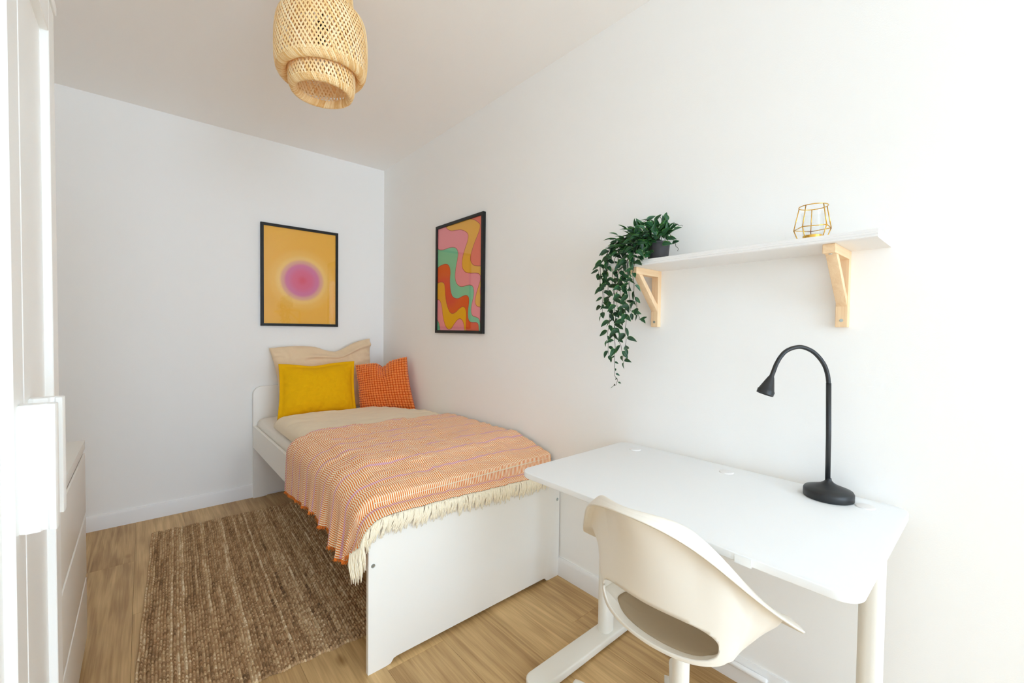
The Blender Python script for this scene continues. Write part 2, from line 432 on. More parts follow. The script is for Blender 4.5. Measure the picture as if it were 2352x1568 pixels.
def throw_row(y):
    """points from the wall over the duvet and down the side of the bed, with cloth length"""
    P = []
    xe = -.893; ze = throw_top(xe, y); yb = y - .0*1
    for i in range(NA):
        x = -.022 + (xe+.022)*i/(NA-1); P.append(Vector((x, y, throw_top(x, y))))
    R_ = .085; zl = ze-R_
    for i in range(1, NB+1):
        a = PI/2*i/NB; P.append(Vector((xe-.082*math.sin(a), y, ze-R_*(1-math.cos(a)))))
    zh = hem_z(y)
    for i in range(1, NC+1):
        t = i/NC; P.append(Vector((xe-.082, y, zl+(zh-zl)*t)))
    out = []
    tt = (y-BY0)/(BY1-BY0)
    for k, p in enumerate(P):
        if k >= NA:
            t = (k-NA)/(NB+NC-1)
            am = .023*t**1.2*(.15+.85*sstep(.15, .6, tt))*(.55+.6*abs(fbm((0, y, 8), 2.1)))
            ph = 2*PI*(y/.115 + .45*fbm((0, y, 3), 2.6)) + .8*t
            p.x += -am*(.55+.65*math.sin(ph)) - .006*t
            p.y += .010*t*math.cos(ph) + .05*t*sstep(.86, 1.0, tt)
            p.x -= .012*t*sstep(.8, 1, tt)
        out.append(p)
    return out
rows = [throw_row(BY0+(BY1-BY0)*j/(NY-1)) for j in range(NY)]
npr = len(rows[0]); V = []; UVv = []
for j, r in enumerate(rows):
    L_ = 0; yv = (BY1-BY0)*j/(NY-1)
    for k, p in enumerate(r):
        if k: 
            # use the straight profile's length so the stripes stay parallel threads
            L_ += ((r[k].x-r[k-1].x)**2+(r[k].z-r[k-1].z)**2)**.5 if k < NA+NB else abs(r[k].z-r[k-1].z)
        V.append(p + Vector((0, -.018*math.sin((p.x+.5)*3)*0 - .03*sstep(-.25, -.02, p.x)*(1-j/(NY-1)), 0))); UVv.append((L_, yv))
F = grid_faces(NY, npr)
th = obj('throw_blanket', V, F, M_throw, None, True)
uvl = th.data.uv_layers.new(name='cloth')
li = np.zeros(len(th.data.loops), dtype=np.int32); th.data.loops.foreach_get('vertex_index', li)
uvl.data.foreach_set('uv', np.array(UVv, dtype=np.float32)[li].ravel())
so = th.modifiers.new('solid', 'SOLIDIFY'); so.thickness = .003; so.offset = 0
tag(th, 'orange and cream striped cotton throw with lilac lines draped over the foot of the bed', 'blanket')
# cream fringe along the foot edge, orange frayed hem along the side
edge = [Vector(V[(NY-1)*npr+k]) for k in range(npr)]
cum = [0]
for a, b in zip(edge[:-1], edge[1:]): cum.append(cum[-1]+(b-a).length)
def edge_at(s):
    for k in range(1, npr):
        if cum[k] >= s: 
            t = (s-cum[k-1])/max(1e-9, cum[k]-cum[k-1]); return edge[k-1].lerp(edge[k], t)
    return edge[-1]
parts = []; S = cum[-1]; s = 0
while s < S:
    p = edge_at(s); side = p.x < -.958
    lean = rng.uniform(-.012, .012) - (.018 if p.x < -.72 else 0); L0 = rng.uniform(.056, .076)*((1.1 if p.z > .50 else 1.5) if side else 1)
    for q in range(6):
        pts = []; a0 = rng.uniform(-.004, .004); sw = rng.uniform(-.010, .010); ln = L0*rng.uniform(.8, 1.05)
        for i in range(6):
            t = i/5; out = .0035+.008*math.sin(PI*min(1, t*1.2))*rng.uniform(.7, 1.2)
            if side:
                pts.append(p + Vector((-out*.6+sw*t*.5, -.004-.012*t+a0+(lean+.018)*.6*t+sw*t+rng.uniform(-.0012, .0012), -ln*t)))
            else:
                pts.append(Vector((p.x+a0+lean*t+sw*math.sin(t*4)*.6+rng.uniform(-.0012, .0012), min(p.y, -2.0225)-out*.75, p.z-.001-ln*t*(1 if t > .2 else .9))))
        parts.append(tube_mesh(pts, [k_*q_ for q_ in (.0013, .0016, .0016, .0015, .0013, .0007) for k_ in (rng.uniform(.75, 1.2),)], 4))
    s += .0062
fr = obj('fringe', *join_lists(parts), M_fringe, th, True); tag(fr, 'cream knotted yarn fringe', kind='stuff')
parts = []
for j in range(0, NY-1):
    for q in range(3):
        p = Vector(V[j*npr+npr-1]).lerp(Vector(V[(j+1)*npr+npr-1]), rng.random())
        ln = rng.uniform(.008, .016)
        pts = [p+Vector((0, 0, .002)), p+Vector((rng.uniform(-.004, .003), rng.uniform(-.004, .004), -ln*.6)), p+Vector((rng.uniform(-.008, .004), rng.uniform(-.007, .007), -ln))]
        parts.append(tube_mesh(pts, [.0013, .0011, .0006], 3))
fr = obj('frayed_hem', *join_lists(parts), M_fray, th, True); tag(fr, 'short orange frayed edge', kind='stuff')

# ---------------------------------------------------------------- pillows
def pillow(name, BL, BR, TR, TL, thick, M, nu=70, nv=56, pin=.03, flange=0, seed=0, wr=.006, shape=None, power=.5):
    BL, BR, TR, TL = map(Vector, (BL, BR, TR, TL))
    nrm = (BR-BL).cross(TL-BL).normalized()
    V = []; W = (BR-BL).length; Hh = (TL-BL).length
    def base(u, v):
        uu = u + pin*math.sin(PI*v)*(1-2*u)*abs(1-2*u); vv = v + pin*math.sin(PI*u)*(1-2*v)*abs(1-2*v)
        p = BL*(1-uu)*(1-vv)+BR*uu*(1-vv)+TR*uu*vv+TL*(1-uu)*vv
        return p
    for s in (1, -1):
        for i in range(nu):
            for j in range(nv):
                u, v = i/(nu-1), j/(nv-1); p = base(u, v)
                a = min(u, 1-u)*W; b_ = min(v, 1-v)*Hh; 
                ea = max(0, a-flange); eb = max(0, b_-flange)
                fa = min(1, ea/(W*.42)); fb = min(1, eb/(Hh*.42))
                d = (1-(1-fa)**2)**power * (1-(1-fb)**2)**power
                t = thick*.5*d + .0025
                t += wr*d*fbm((u*3+seed, v*3, s), 2.2) + wr*.4*min(1, d*3)*fbm((u*6+seed, v*2, s*3), 3.5)
                # gathers running in from the corners and side seams
                ed = math.exp(-min(a, b_)/.05)
                t += wr*.8*ed*min(1, d*4)*math.sin(30*(u if b_ < a else v)*(1.3+.4*fbm((u, v, seed), 3)))
                off = nrm*(s*t)
                if shape: off += shape(u, v, s)
                V.append(p+off)
    F = grid_faces(nu, nv) + [tuple(q[::-1]) for q in grid_faces(nu, nv, nu*nv)]
    n0 = nu*nv; rim = [(i, 0) for i in range(nu)] + [(nu-1, j) for j in range(1, nv)] + [(i, nv-1) for i in range(nu-2, -1, -1)] + [(0, j) for j in range(nv-2, 0, -1)]
    ids = [i*nv+j for i, j in rim]
    for k in range(len(ids)):
        a, b_ = ids[k], ids[(k+1) % len(ids)]; F.append((a, b_, b_+n0, a+n0))
    o = obj(name, V, F, M, None, True); bm = bmesh.new(); bm.from_mesh(o.data); bmesh.ops.recalc_face_normals(bm, faces=bm.faces); bm.to_mesh(o.data); bm.free()
    return o, base, nrm
def beige_shape(u, v, s):
    top = sstep(.55, 1, v)
    dip = -.055*math.exp(-((u-.62)/.16)**2)*top + .012*math.exp(-((u-.2)/.2)**2)*top
    fold = .03*math.exp(-((v-.80-.16*u+.05)/.035)**2)*sstep(.15, .4, u)*(1 if s == 1 else 0)
    lean = -.03*sstep(.7, 1, v)*math.sin(PI*u)
    return Vector((0, -fold-.0*lean, dip))
o, _, _ = pillow('pillow', (-.83, -.20, .575), (-.13, -.20, .585), (-.150, -.075, 1.105), (-.862, -.07, 1.035), .15, M_beige, 90, 70, .035, .0, 3, .010, beige_shape)
tag(o, 'large beige pillow with pointed corners standing upright against the wall', 'pillow')
def yel_shape(u, v, s):
    return Vector((0, 0, -.016*math.exp(-((u-.42)/.2)**2)*sstep(.7, 1, v)))
o, _, _ = pillow('cushion', (-.888, -.415, .588), (-.382, -.415, .588), (-.352, -.285, .945), (-.855, -.30, .945), .13, M_mustard, 80, 64, .022, .022, 8, .006, yel_shape)
tag(o, 'plain mustard yellow cushion with flat flanged edge, leaning on the beige pillow', 'cushion')
def or_shape(u, v, s):
    c = math.exp(-((u-.56)/.10)**2)*sstep(.45, 1, v)
    return Vector((.012*c, .05*c*(1 if s == 1 else .4), -.045*c))
oc, obase, onrm = pillow('cushion', (-.340, -.375, .590), (-.040, -.640, .600), (-.036, -.490, .978), (-.342, -.285, .915), .15, M_orange, 64, 56, .03, 0, 15, .006, or_shape)
tag(oc, 'orange cushion covered in a grid of small velvet puffs, leaning into the corner', 'cushion')
def surf_pt(me, nu, nv, u, v):
    x = u*(nu-1); y = v*(nv-1); i = min(nu-2, int(x)); j = min(nv-2, int(y)); a, b_ = x-i, y-j
    g_ = lambda i, j: me.vertices[i*nv+j].co
    return g_(i, j)*(1-a)*(1-b_)+g_(i+1, j)*a*(1-b_)+g_(i+1, j+1)*a*b_+g_(i, j+1)*(1-a)*b_
parts = []; NP = 21
for i in range(NP):
    for j in range(NP):
        u, v = (i+.5)/NP, (j+.5)/NP; e = .001
        c = surf_pt(oc.data, 64, 56, u, v); du = surf_pt(oc.data, 64, 56, min(1, u+.5/NP), v)-surf_pt(oc.data, 64, 56, max(0, u-.5/NP), v); dv = surf_pt(oc.data, 64, 56, u, min(1, v+.5/NP))-surf_pt(oc.data, 64, 56, u, max(0, v-.5/NP))
        n_ = du.cross(dv); n_ = n_.normalized() if n_.length > 1e-9 else onrm
        if n_.dot(onrm) < 0: n_ = -n_
        k = rng.uniform(.36, .42); hgt = .0065*rng.uniform(.85, 1.15)
        VV = []; FF = []
        for (rr, hh) in ((1.0, -.001), (.97, .45), (.78, .85), (.45, 1.0)):
            for q in range(10):
                a = 2*PI*q/10; ca, sa = math.cos(a), math.sin(a); sq = (abs(ca)**3+abs(sa)**3)**(-1/3)
                VV.append(c+du*(ca*sq*rr*k)+dv*(sa*sq*rr*k)+n_*(hh*hgt))
        for q in range(3):
            for w_ in range(10): FF.append((q*10+w_, q*10+(w_+1) % 10, (q+1)*10+(w_+1) % 10, (q+1)*10+w_))
        FF.append(tuple(30+w_ for w_ in range(10)))
        parts.append((VV, FF))
pf = obj('puff_grid', *join_lists(parts), M_tuft, oc, True); tag(pf, 'rows of raised lighter orange velvet puffs', kind='stuff')

# ---------------------------------------------------------------- jute rug
def rug_mat():
    M = bpy.data.materials.new('jute_weave'); M.use_nodes = True; t = M.node_tree; L = t.links.new; b = t.nodes['Principled BSDF']
    b.inputs['Roughness'].default_value = .95; b.inputs['Specular IOR Level'].default_value = .1
    at = t.nodes.new('ShaderNodeAttribute'); at.attribute_name = 'yarn'; 
    cr = t.nodes.new('ShaderNodeValToRGB'); e = cr.color_ramp.elements
    e[0].position = 0; e[0].color = (*lin((92, 72, 54)), 1); e[1].position = 1; e[1].color = (*lin((242, 224, 192)), 1)
    for p, c in ((.3, (154, 122, 88)), (.5, (184, 150, 112)), (.72, (210, 182, 142))):
        q = cr.color_ramp.elements.new(p); q.color = (*lin(c), 1)
    tc = t.nodes.new('ShaderNodeTexCoord'); mp = t.nodes.new('ShaderNodeMapping'); mp.inputs['Scale'].default_value = (900, 260, 300); L(tc.outputs['Object'], mp.inputs[0])
    n = t.nodes.new('ShaderNodeTexNoise'); n.inputs['Scale'].default_value = 1; n.inputs['Detail'].default_value = 2; L(mp.outputs[0], n.inputs['Vector'])
    ad = t.nodes.new('ShaderNodeMath'); ad.operation = 'MULTIPLY_ADD'; ad.inputs[1].default_value = .35; L(n.outputs['Fac'], ad.inputs[0])
    sb = t.nodes.new('ShaderNodeMath'); sb.operation = 'SUBTRACT'; sb.inputs[1].default_value = .175; L(at.outputs['Fac'], sb.inputs[0]); L(sb.outputs[0], ad.inputs[2])
    L(ad.outputs[0], cr.inputs[0]); L(cr.outputs[0], b.inputs['Base Color']); return M
NR, NB_ = 80, 150          # yarn rows, knots per row
sx, sy = 5, 4
nx, ny = NR*sx+1, NB_*sy+1
nr = np.random.RandomState(3)
rowtone = np.clip(nr.normal(.50, .075, NR), 0, 1); rowtone[nr.choice(NR, 5)] = .70
X = np.linspace(0, 1, nx)[:, None]*np.ones((1, ny)); Y = np.ones((nx, 1))*np.linspace(0, 1, ny)[None, :]
ri = np.clip((X*NR).astype(int), 0, NR-1); fx = X*NR-ri
shift = nr.rand(NR)*1.0
ky = Y*NB_ + shift[ri] + .35*(fx-.5); ki = np.floor(ky).astype(int); fy = ky-ki
knot = nr.rand(NR, NB_+4)
hgt = (np.clip(np.sin(PI*fx), 0, 1)**.6)*(.35+.65*np.clip(np.sin(PI*fy), 0, 1)**.6)
hgt *= (.75+.5*knot[ri, np.clip(ki, 0, NB_+3)])
slow = np.array([[fbm((r*1.7, k*.05, 2), 1.0, 2) for k in range(NB_+4)] for r in range(NR)])
tone = rowtone[ri] + .22*slow[ri, np.clip(ki, 0, NB_+3)] + .40*(knot[ri, np.clip(ki, 0, NB_+3)]-.5)
edge_d = np.minimum(np.minimum(X, 1-X)*.80, np.minimum(Y, 1-Y)*1.53)
Z = .0035 + .0085*hgt; Z = np.where(edge_d < 1e-4, .001, Z)
# slight ragged outline
Xo = X*.80 + .002*np.sin(Y*6+X*4)+.0012*np.sin(Y*37+X*9); Yo = -Y*1.535 + .004*np.sin(X*60)*(np.abs(Y-.5) > .47) + .002*np.sin(X*NR*2*PI)
ang = math.radians(-2.5); ca, sa = math.cos(ang), math.sin(ang)
ox, oy = -1.497, -.262
WX = ox + Xo*ca + (-Yo)*0 ; 
WXr = ox + Xo*ca - Yo*sa; WYr = oy + Xo*sa*1.0 + Yo*ca
rv = np.stack([WXr, WYr, Z], -1).reshape(-1, 3)
idx = np.arange(nx*ny).reshape(nx, ny)
quads = np.stack([idx[:-1, :-1], idx[:-1, 1:], idx[1:, 1:], idx[1:, :-1]], -1).reshape(-1, 4)
me = bpy.data.meshes.new('rug'); me.vertices.add(len(rv)); me.vertices.foreach_set('co', rv.astype(np.float32).ravel())
me.loops.add(quads.size); me.polygons.add(len(quads)); me.loops.foreach_set('vertex_index', quads.astype(np.int32).ravel())
me.polygons.foreach_set('loop_start', np.arange(0, quads.size, 4, dtype=np.int32)); me.polygons.foreach_set('use_smooth', np.ones(len(quads), dtype=bool))
me.update(calc_edges=True); me.validate()
a_ = me.attributes.new('yarn', 'FLOAT', 'POINT'); a_.data.foreach_set('value', np.clip(tone, 0, 1).astype(np.float32).ravel())
me.materials.append(rug_mat())
rug = bpy.data.objects.new('rug', me); link(rug); tag(rug, 'brown woven jute rug with streaky rows, lying on the oak floor beside the bed', 'rug')

# ---------------------------------------------------------------- chest of drawers
chest = tag(empty('chest_of_drawers', (-1.95, -1.61, 0)), 'low white three-drawer chest with handleless slanted fronts, beyond the wardrobe', 'chest of drawers')
cy0, cy1, cxf, cxb = -2.015, -1.212, -1.6885, -2.165
bm = bmesh.new(); bm_box(bm, (cxb, cy0, 0), (cxf-.02, cy0+.018, .727)); bm_box(bm, (cxb, cy1-.018, 0), (cxf-.02, cy1, .727)); bm_box(bm, (cxb, cy0+.018, .05), (cxb+.006, cy1-.018, .727)); bm_box(bm, (cxf-.05, cy0+.018, 0), (cxf-.032, cy1-.018, .04))
bobj('carcass', bm, M_foil, chest)
prism('top_panel', [(cxb, .722), (cxf-.006, .722), (cxf, .732), (cxf, .762), (cxb, .762)], 'y', cy0, cy1, M_foil, chest, bev=.001)
for z0, z1 in ((.488, .715), (.259, .484), (.03, .255)):
    prism('drawer', [(cxf-.024, z0+.004), (cxf-.004, z0), (cxf, z0+.01), (cxf, z1-.002), (cxf-.004, z1), (cxf-.024, z1-.008)], 'y', cy0+.002, cy1-.002, M_foil, chest, bev=.0008)

# ---------------------------------------------------------------- wardrobe
wd = tag(empty('wardrobe', (-1.92, -2.43, 0)), 'tall white wardrobe with framed doors and chunky white handles, at the left edge', 'wardrobe')
fx = -1.667; wy0, wy1, wh = -2.785, -2.04, 1.873; xb = -2.19; xf_ = fx-.019
bm = bmesh.new()
bm_box(bm, (xb, wy0, 0), (xf_, wy0+.018, wh-.02)); bm_box(bm, (xb, wy1-.018, 0), (xf_, wy1, wh-.02)); bm_box(bm, (xb, wy0+.018, .06), (xf_, wy1-.018, .078)); bm_box(bm, (xb, wy0+.018, .078), (xb+.006, wy1-.018, wh-.02)); bm_box(bm, (xf_-.03, wy0+.018, 0), (xf_-.014, wy1-.018, .06))
bobj('carcass', bm, M_ward, wd)
box('top_panel', (xb, wy0-.002, wh-.02), (fx+.004, wy1+.004, wh), M_ward, wd, .002)
def shaker(y0, y1, z0, z1):
    st, rec = .068, .013; bm = bmesh.new()
    bm_box(bm, (fx-.018, y0+.01, z0+.01), (fx-rec, y1-.01, z1-.01))
    bm_box(bm, (fx-.018, y0, z0), (fx, y0+st, z1), .0015, 1); bm_box(bm, (fx-.018, y1-st, z0), (fx, y1, z1), .0015, 1)
    bm_box(bm, (fx-.018, y0+st, z0), (fx, y1-st, z0+st), .0015, 1); bm_box(bm, (fx-.018, y0+st, z1-st), (fx, y1-st, z1), .0015, 1)
    return bobj('door', bm, M_ward, wd)
d1 = shaker(-2.408, -2.043, .065, 1.850); d2 = shaker(-2.782, -2.414, .065, 1.850)
for d, y in ((d1, -2.372), (d2, -2.452)):
    # a wide grip of folded profile standing out from the door
    prof = [(fx, y-.006), (fx+.006, y-.010), (fx+.022, y-.010), (fx+.0245, y-.004), (fx+.029, y-.004), (fx+.031, y-.009), (fx+.0385, y-.012), (fx+.0400, y-.008), (fx+.0400, y+.010), (fx+.034, y+.013), (fx, y+.013)]
    prism('handle', prof, 'z', .868, 1.062, M_ward, d, bev=.002, ang=25)

# ---------------------------------------------------------------- desk
desk = tag(empty('desk', (-.31, -2.82, 0)), 'white rectangular desk with rounded corners and white metal legs along the right wall', 'desk')
dx0, dx1, dy0, dy1, dz = -.6016, -.015, -3.2595, -2.3813, .7285
top = prism('tabletop', rrect(dx0, dx1, dy0, dy1, .042, 8), 'z', dz-.0185, dz, M_desk, desk, bev=.0025, seg=3, ang=50)
for y in (-2.483, -2.824, -3.178):
    lathe('grommet', [(0, .0030), (.017, .0034), (.0205, .0026), (.0218, 0)], (-.089, y, dz), M_trim, desk, 32)
prism('edge_clip', [(dx0-.0022, dz-.0198), (dx0+.008, dz-.0198), (dx0+.008, dz-.0192), (dx0-.0006, dz-.0185), (dx0-.0006, dz-.003), (dx0-.0022, dz-.0022)], 'y', -3.086, -3.054, M_desk, desk)
for y in (-2.428, -3.212):
    lg = prism('leg', rrect(-.212, -.152, y-.024, y+.024, .020, 6), 'z', .034, dz-.03, M_metalw, desk, ang=50)
    prism('foot', rrect(-.582, -.045, y-.040, y+.040, .034, 6), 'z', .008, .036, M_metalw, desk, bev=.006, seg=3, ang=50)
    for xx in (-.54, -.08): lathe('glide', [(.014, 0), (.014, .009)], (xx, y, 0), M_black, desk, 16)
    box('support_plate', (-.52, y-.03, dz-.032), (-.07, y+.03, dz-.0185), M_metalw, desk, .002)
box('crossbar', (-.20, -3.19, dz-.070), (-.165, -2.45, dz-.032), M_metalw, desk, .003)

# ---------------------------------------------------------------- desk lamp
lamp = tag(empty('desk_lamp', (-.086, -3.097, dz)), 'black gooseneck desk lamp with oval base and small cone head, on the white desk', 'lamp')
lb = lathe('base', [(.0565, .0005), (.0585, .002), (.0585, .019), (.0560, .0235), (.040, .0295), (.022, .0365), (.0125, .0425), (.0072, .0485), (.0065, .054)], (-.086, -3.097, dz), M_black, lamp, 64, ang=60)
tube('pole', [(-.086, -3.095, dz+.04), (-.087, -3.094, .90), (-.0871, -3.0905, 1.047)], .0062, M_black, lamp, 20)
neck = [(-.0871, -3.0903, 1.0462), (-.0888, -3.0881, 1.0679), (-.0941, -3.0827, 1.092), (-.104, -3.0734, 1.1136), (-.1185, -3.0602, 1.1327), (-.1349, -3.0457, 1.1433), (-.1486, -3.0338, 1.1461), (-.1641, -3.0205, 1.1416), (-.1779, -3.0089, 1.1317), (-.189, -2.9998, 1.1146), (-.1974, -2.9932, 1.0952)]
def smooth_pts(P, n=6):
    P = [Vector(p) for p in P]; out = []
    for i in range(len(P)-1):
        p0, p1, p2, p3 = P[max(i-1, 0)], P[i], P[i+1], P[min(i+2, len(P)-1)]
        for k in range(n):
            t = k/n; out.append(.5*((2*p1)+(p2-p0)*t+(2*p0-5*p1+4*p2-p3)*t*t+(3*p1-p0-3*p2+p3)*t**3))
    return out+[P[-1]]
tube('gooseneck', smooth_pts(neck), .0056, M_black, lamp, 16)
hp = Vector((-.1968, -2.9937, 1.0968)); hd_ = (Vector((-.2185, -2.9774, 1.0236))-hp).normalized()
hdl = (Vector((-.2185, -2.9774, 1.0236))-hp).length
hd = lathe('head', [(.0050, 0), (.0056, .002), (.0058, .034), (.0085, .040), (.0195, hdl-.004), (.0215, hdl-.001), (.0212, hdl+.010), (.0198, hdl+.0105), (.0185, hdl+.006), (.004, hdl-.02)], hp, M_black, lamp, 40, hd_)
lathe('lens', [(0, hdl+.005), (.0185, hdl+.0052), (.0185, hdl+.0035)], hp, M_bulb, hd, 24, hd_)

# ---------------------------------------------------------------- office chair
chair = tag(empty('swivel_chair', (-.52, -2.905, 0)), 'beige plastic shell swivel chair with flared rim and castors, pushed up to the desk', 'chair')
CX, CY = -.582, -2.8836           # forward is +x; every column of the shell runs from the seat centre up to the rim
def rim_pt(t):
    a = abs(t); sg = 1 if t >= 0 else -1; lim = 1.70
    def R_(a):
        r = .185-.0146*a**2+.0161*a**4; return Vector((-r*math.cos(a), r*math.sin(a), .8003-.0734*a**2+.0009*a**4))
    if a <= lim: p = R_(a)
    else:
        s_ = (a-lim)/(PI-lim); p0 = R_(lim); dr = (R_(lim)-R_(lim-.01)).normalized()
        p1 = p0+dr*.05; p2 = Vector((.285, .15, .452)); p3 = Vector((.285, 0, .447)); q_ = 1-s_
        p = p0*q_**3+p1*3*q_*q_*s_+p2*3*q_*s_*s_+p3*s_**3
    return Vector((p.x, sg*p.y, p.z))
def ell(t, k=1.0):
    return Vector(((-.0626 if abs(t) < PI/2 else -.262)*math.cos(t)*k+.02*(1-k), .166*math.sin(t)*k, 0))
def column(t):
    Rm = rim_pt(t); zs = .4675+.0154*min(abs(t), 1.3)**2; zb = min(zs, Rm.z-.003); e0 = ell(t)
    def L3(k, f): q = e0.lerp(Vector((Rm.x, Rm.y, 0)), k); q.z = zb+(Rm.z-zb)*f; return q
    b_ = ell(t, .93); b_.z = zb-.004 if abs(t) < 1.9 else zb+.002
    c_ = ell(t, .5); c_.z = .4550; w0 = e0.copy(); w0.z = zb
    R2 = Vector((Rm.x, Rm.y, 0)); D = (R2-e0).length; u_ = (R2-e0).normalized() if D > 1e-6 else Vector((1, 0, 0))
    a = abs(t); g_ = sstep(0, .7, a)*(1-sstep(1.75, 2.6, a)); k_ = 1-sstep(1.8, 2.8, a)
    inn = min(.030+.024*g_, .6*D); rise = (.003+.009*g_)*k_
    crest = R2-u_*inn*.75; crest.z = Rm.z+rise
    lip = R2-u_*inn*.30; lip.z = Rm.z+rise*.72
    neck = R2-u_*(inn+.006); neck.z = Rm.z-.020*k_-.002
    neck.z = max(neck.z, zb+.62*(Rm.z-zb))
    s_k = sstep(.8, 1.4, a)
    q1 = e0.lerp(Vector((neck.x, neck.y, 0)), .16+.26*s_k); q1.z = zb+(neck.z-zb)*.36
    q2 = e0.lerp(Vector((neck.x, neck.y, 0)), .50+.27*s_k); q2.z = zb+(neck.z-zb)*.72
    P = [Vector((.06, 0, .4540)), c_, b_, w0, q1, q2, neck, crest, lip, Rm]
    return smooth_pts(P, 14)
NT = 300
cols = [column(-PI+2*PI*i/NT) for i in range(NT)]; NVs = len(cols[0])
def at_z(t, z):
    c = column(t)
    for k in range(14*2+3, NVs-1):
        if k < 14*6 and c[k].z <= z <= c[k+1].z: f_ = (z-c[k].z)/max(1e-9, c[k+1].z-c[k].z); return c[k].lerp(c[k+1], f_)
    return c[14*2+3]
Vs = [[CX+p.x, CY-p.y, p.z] for c in cols for p in c]
HW = 1.08                              # half angle of the grip opening low in the back
def hole_f(i, j):
    t = -PI+2*PI*i/NT; z = Vs[i*NVs+j][2]
    HC = .5135+.003*t*t; HH = max(.02, .0465-.0072*t*t)
    return (abs(t)/HW)**2.6 + (abs(z-HC)/HH)**2.6, t, z
removed = set(); 
for i in range(NT):
    for j in range(NVs-1):
        if j < 14*2+3 or j > 14*6: continue
        i2 = (i+1) % NT; fs = [hole_f(i, j)[0], hole_f(i2, j)[0], hole_f(i, j+1)[0], hole_f(i2, j+1)[0]]
        if sum(fs)/4 < 1: removed.add((i, j))
vin = {}
for i in range(NT):
    for j in range(NVs-1):
        for a, b_ in ((i, j), ((i+1) % NT, j), (i, j+1), ((i+1) % NT, j+1)):
            vin.setdefault((a, b_), []).append((i, j) in removed)
for (i, j), fl in vin.items():
    if any(fl) and not all(fl):
        f_, t, z = hole_f(i, j); k = f_**(-1/2.6); HC = .5135+.003*t*t
        t2 = t*k; z2 = HC+(z-HC)*k; p = at_z(t2, z2); Vs[i*NVs+j] = [CX+p.x, CY-p.y, p.z]
Fs = []
for i in range(NT):
    for j in range(NVs-1):
        if (i, j) in removed: continue
        i2 = (i+1) % NT; Fs.append((i*NVs+j, i2*NVs+j, i2*NVs+j+1, i*NVs+j+1))
sh = obj('seat_shell', Vs, Fs, M_chair, chair, True)
bm = bmesh.new(); bm.from_mesh(sh.data); bmesh.ops.remove_doubles(bm, verts=bm.verts, dist=1e-6)
lv = [v for v in bm.verts if not v.link_faces]; bmesh.ops.delete(bm, geom=lv, context='VERTS')
bmesh.ops.recalc_face_normals(bm, faces=bm.faces); bm.to_mesh(sh.data); bm.free()
sm = sh.modifiers.new('thick', 'SOLIDIFY'); sm.thickness = .005; sm.offset = 0
sh.data.polygons.foreach_set('use_smooth', [True]*len(sh.data.polygons))
# added seat disc, its darker taupe paints in the shade inside the shell
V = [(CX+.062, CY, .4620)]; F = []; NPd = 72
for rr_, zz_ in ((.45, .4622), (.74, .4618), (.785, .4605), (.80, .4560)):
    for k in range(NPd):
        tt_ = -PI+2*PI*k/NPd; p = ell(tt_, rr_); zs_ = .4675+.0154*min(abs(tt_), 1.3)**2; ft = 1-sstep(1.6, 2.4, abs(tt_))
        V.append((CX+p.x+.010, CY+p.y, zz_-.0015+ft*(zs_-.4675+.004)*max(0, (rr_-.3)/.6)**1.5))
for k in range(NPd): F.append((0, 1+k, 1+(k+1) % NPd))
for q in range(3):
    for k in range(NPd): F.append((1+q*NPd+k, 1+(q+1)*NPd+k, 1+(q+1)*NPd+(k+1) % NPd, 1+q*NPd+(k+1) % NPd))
o = obj('seat_shade', V, F, mat('taupe_shade', (168, 150, 124), .8, .2), chair, True); o['label'] = 'added seat surface, darkened taupe for the shade seen through the opening'
sx_, sy_ = -.512, -2.898
lathe('swivel_plate', [(.070, .418), (.080, .428), (.080, .442)], (sx_, sy_, 0), M_metalw, chair, 32)
lathe('stem', [(.024, .12), (.024, .26), (.0205, .261), (.0205, .42)], (sx_, sy_, 0), M_metalw, chair, 32)
lathe('hub', [(.036, .105), (.040, .115), (.040, .170), (.030, .185)], (sx_, sy_, 0), M_metalw, chair, 32)
for dg in (98, 31, -43, -115, 172):
    a = math.radians(dg); d = Vector((math.cos(a), math.sin(a), 0)); p0 = Vector((sx_, sy_, .158))+d*.03; p1 = Vector((sx_, sy_, .128))+d*.312
    V_, F_ = tube_mesh([p0, p0.lerp(p1, .5), p1-d*.012, p1-d*.003, p1], [.020, .0165, .0135, .0115, .006], 16); arm = obj('base_arm', V_, F_, M_metalw, chair, True)
    cpos = Vector((sx_, sy_, 0))+d*.290
    side = Vector((-d.y, d.x, 0))
    for sgn in (-1, 1):
        c0 = cpos+side*(sgn*.012)+Vector((0, 0, .034))
        lathe('castor_wheel', [(0, -.009), (.028, -.009), (.033, -.006), (.034, 0), (.033, .006), (.028, .009), (0, .009)], c0, M_metalw, arm, 28, side)
    lathe('castor_stem', [(.007, .055), (.007, .122)], cpos, M_steel, arm, 12)
    cv, cf = tube_mesh([cpos+side*-.025+Vector((0, 0, .052)), cpos+side*.025+Vector((0, 0, .052))], .032, 24)
    obj('castor_hood', [v if v[2] > .054 else Vector((v[0], v[1], .054)) for v in cv], cf, M_metalw, arm, True)

# white cable duct on the baseboard under the desk
o = tube('cable_duct', [(-.021, -2.50, .066), (-.021, -2.935, .066), (-.0215, -2.939, .066)], [.009, .009, .006], M_trim, None, 16)
tag(o, 'white round cable duct running along the baseboard under the desk', 'cable duct')

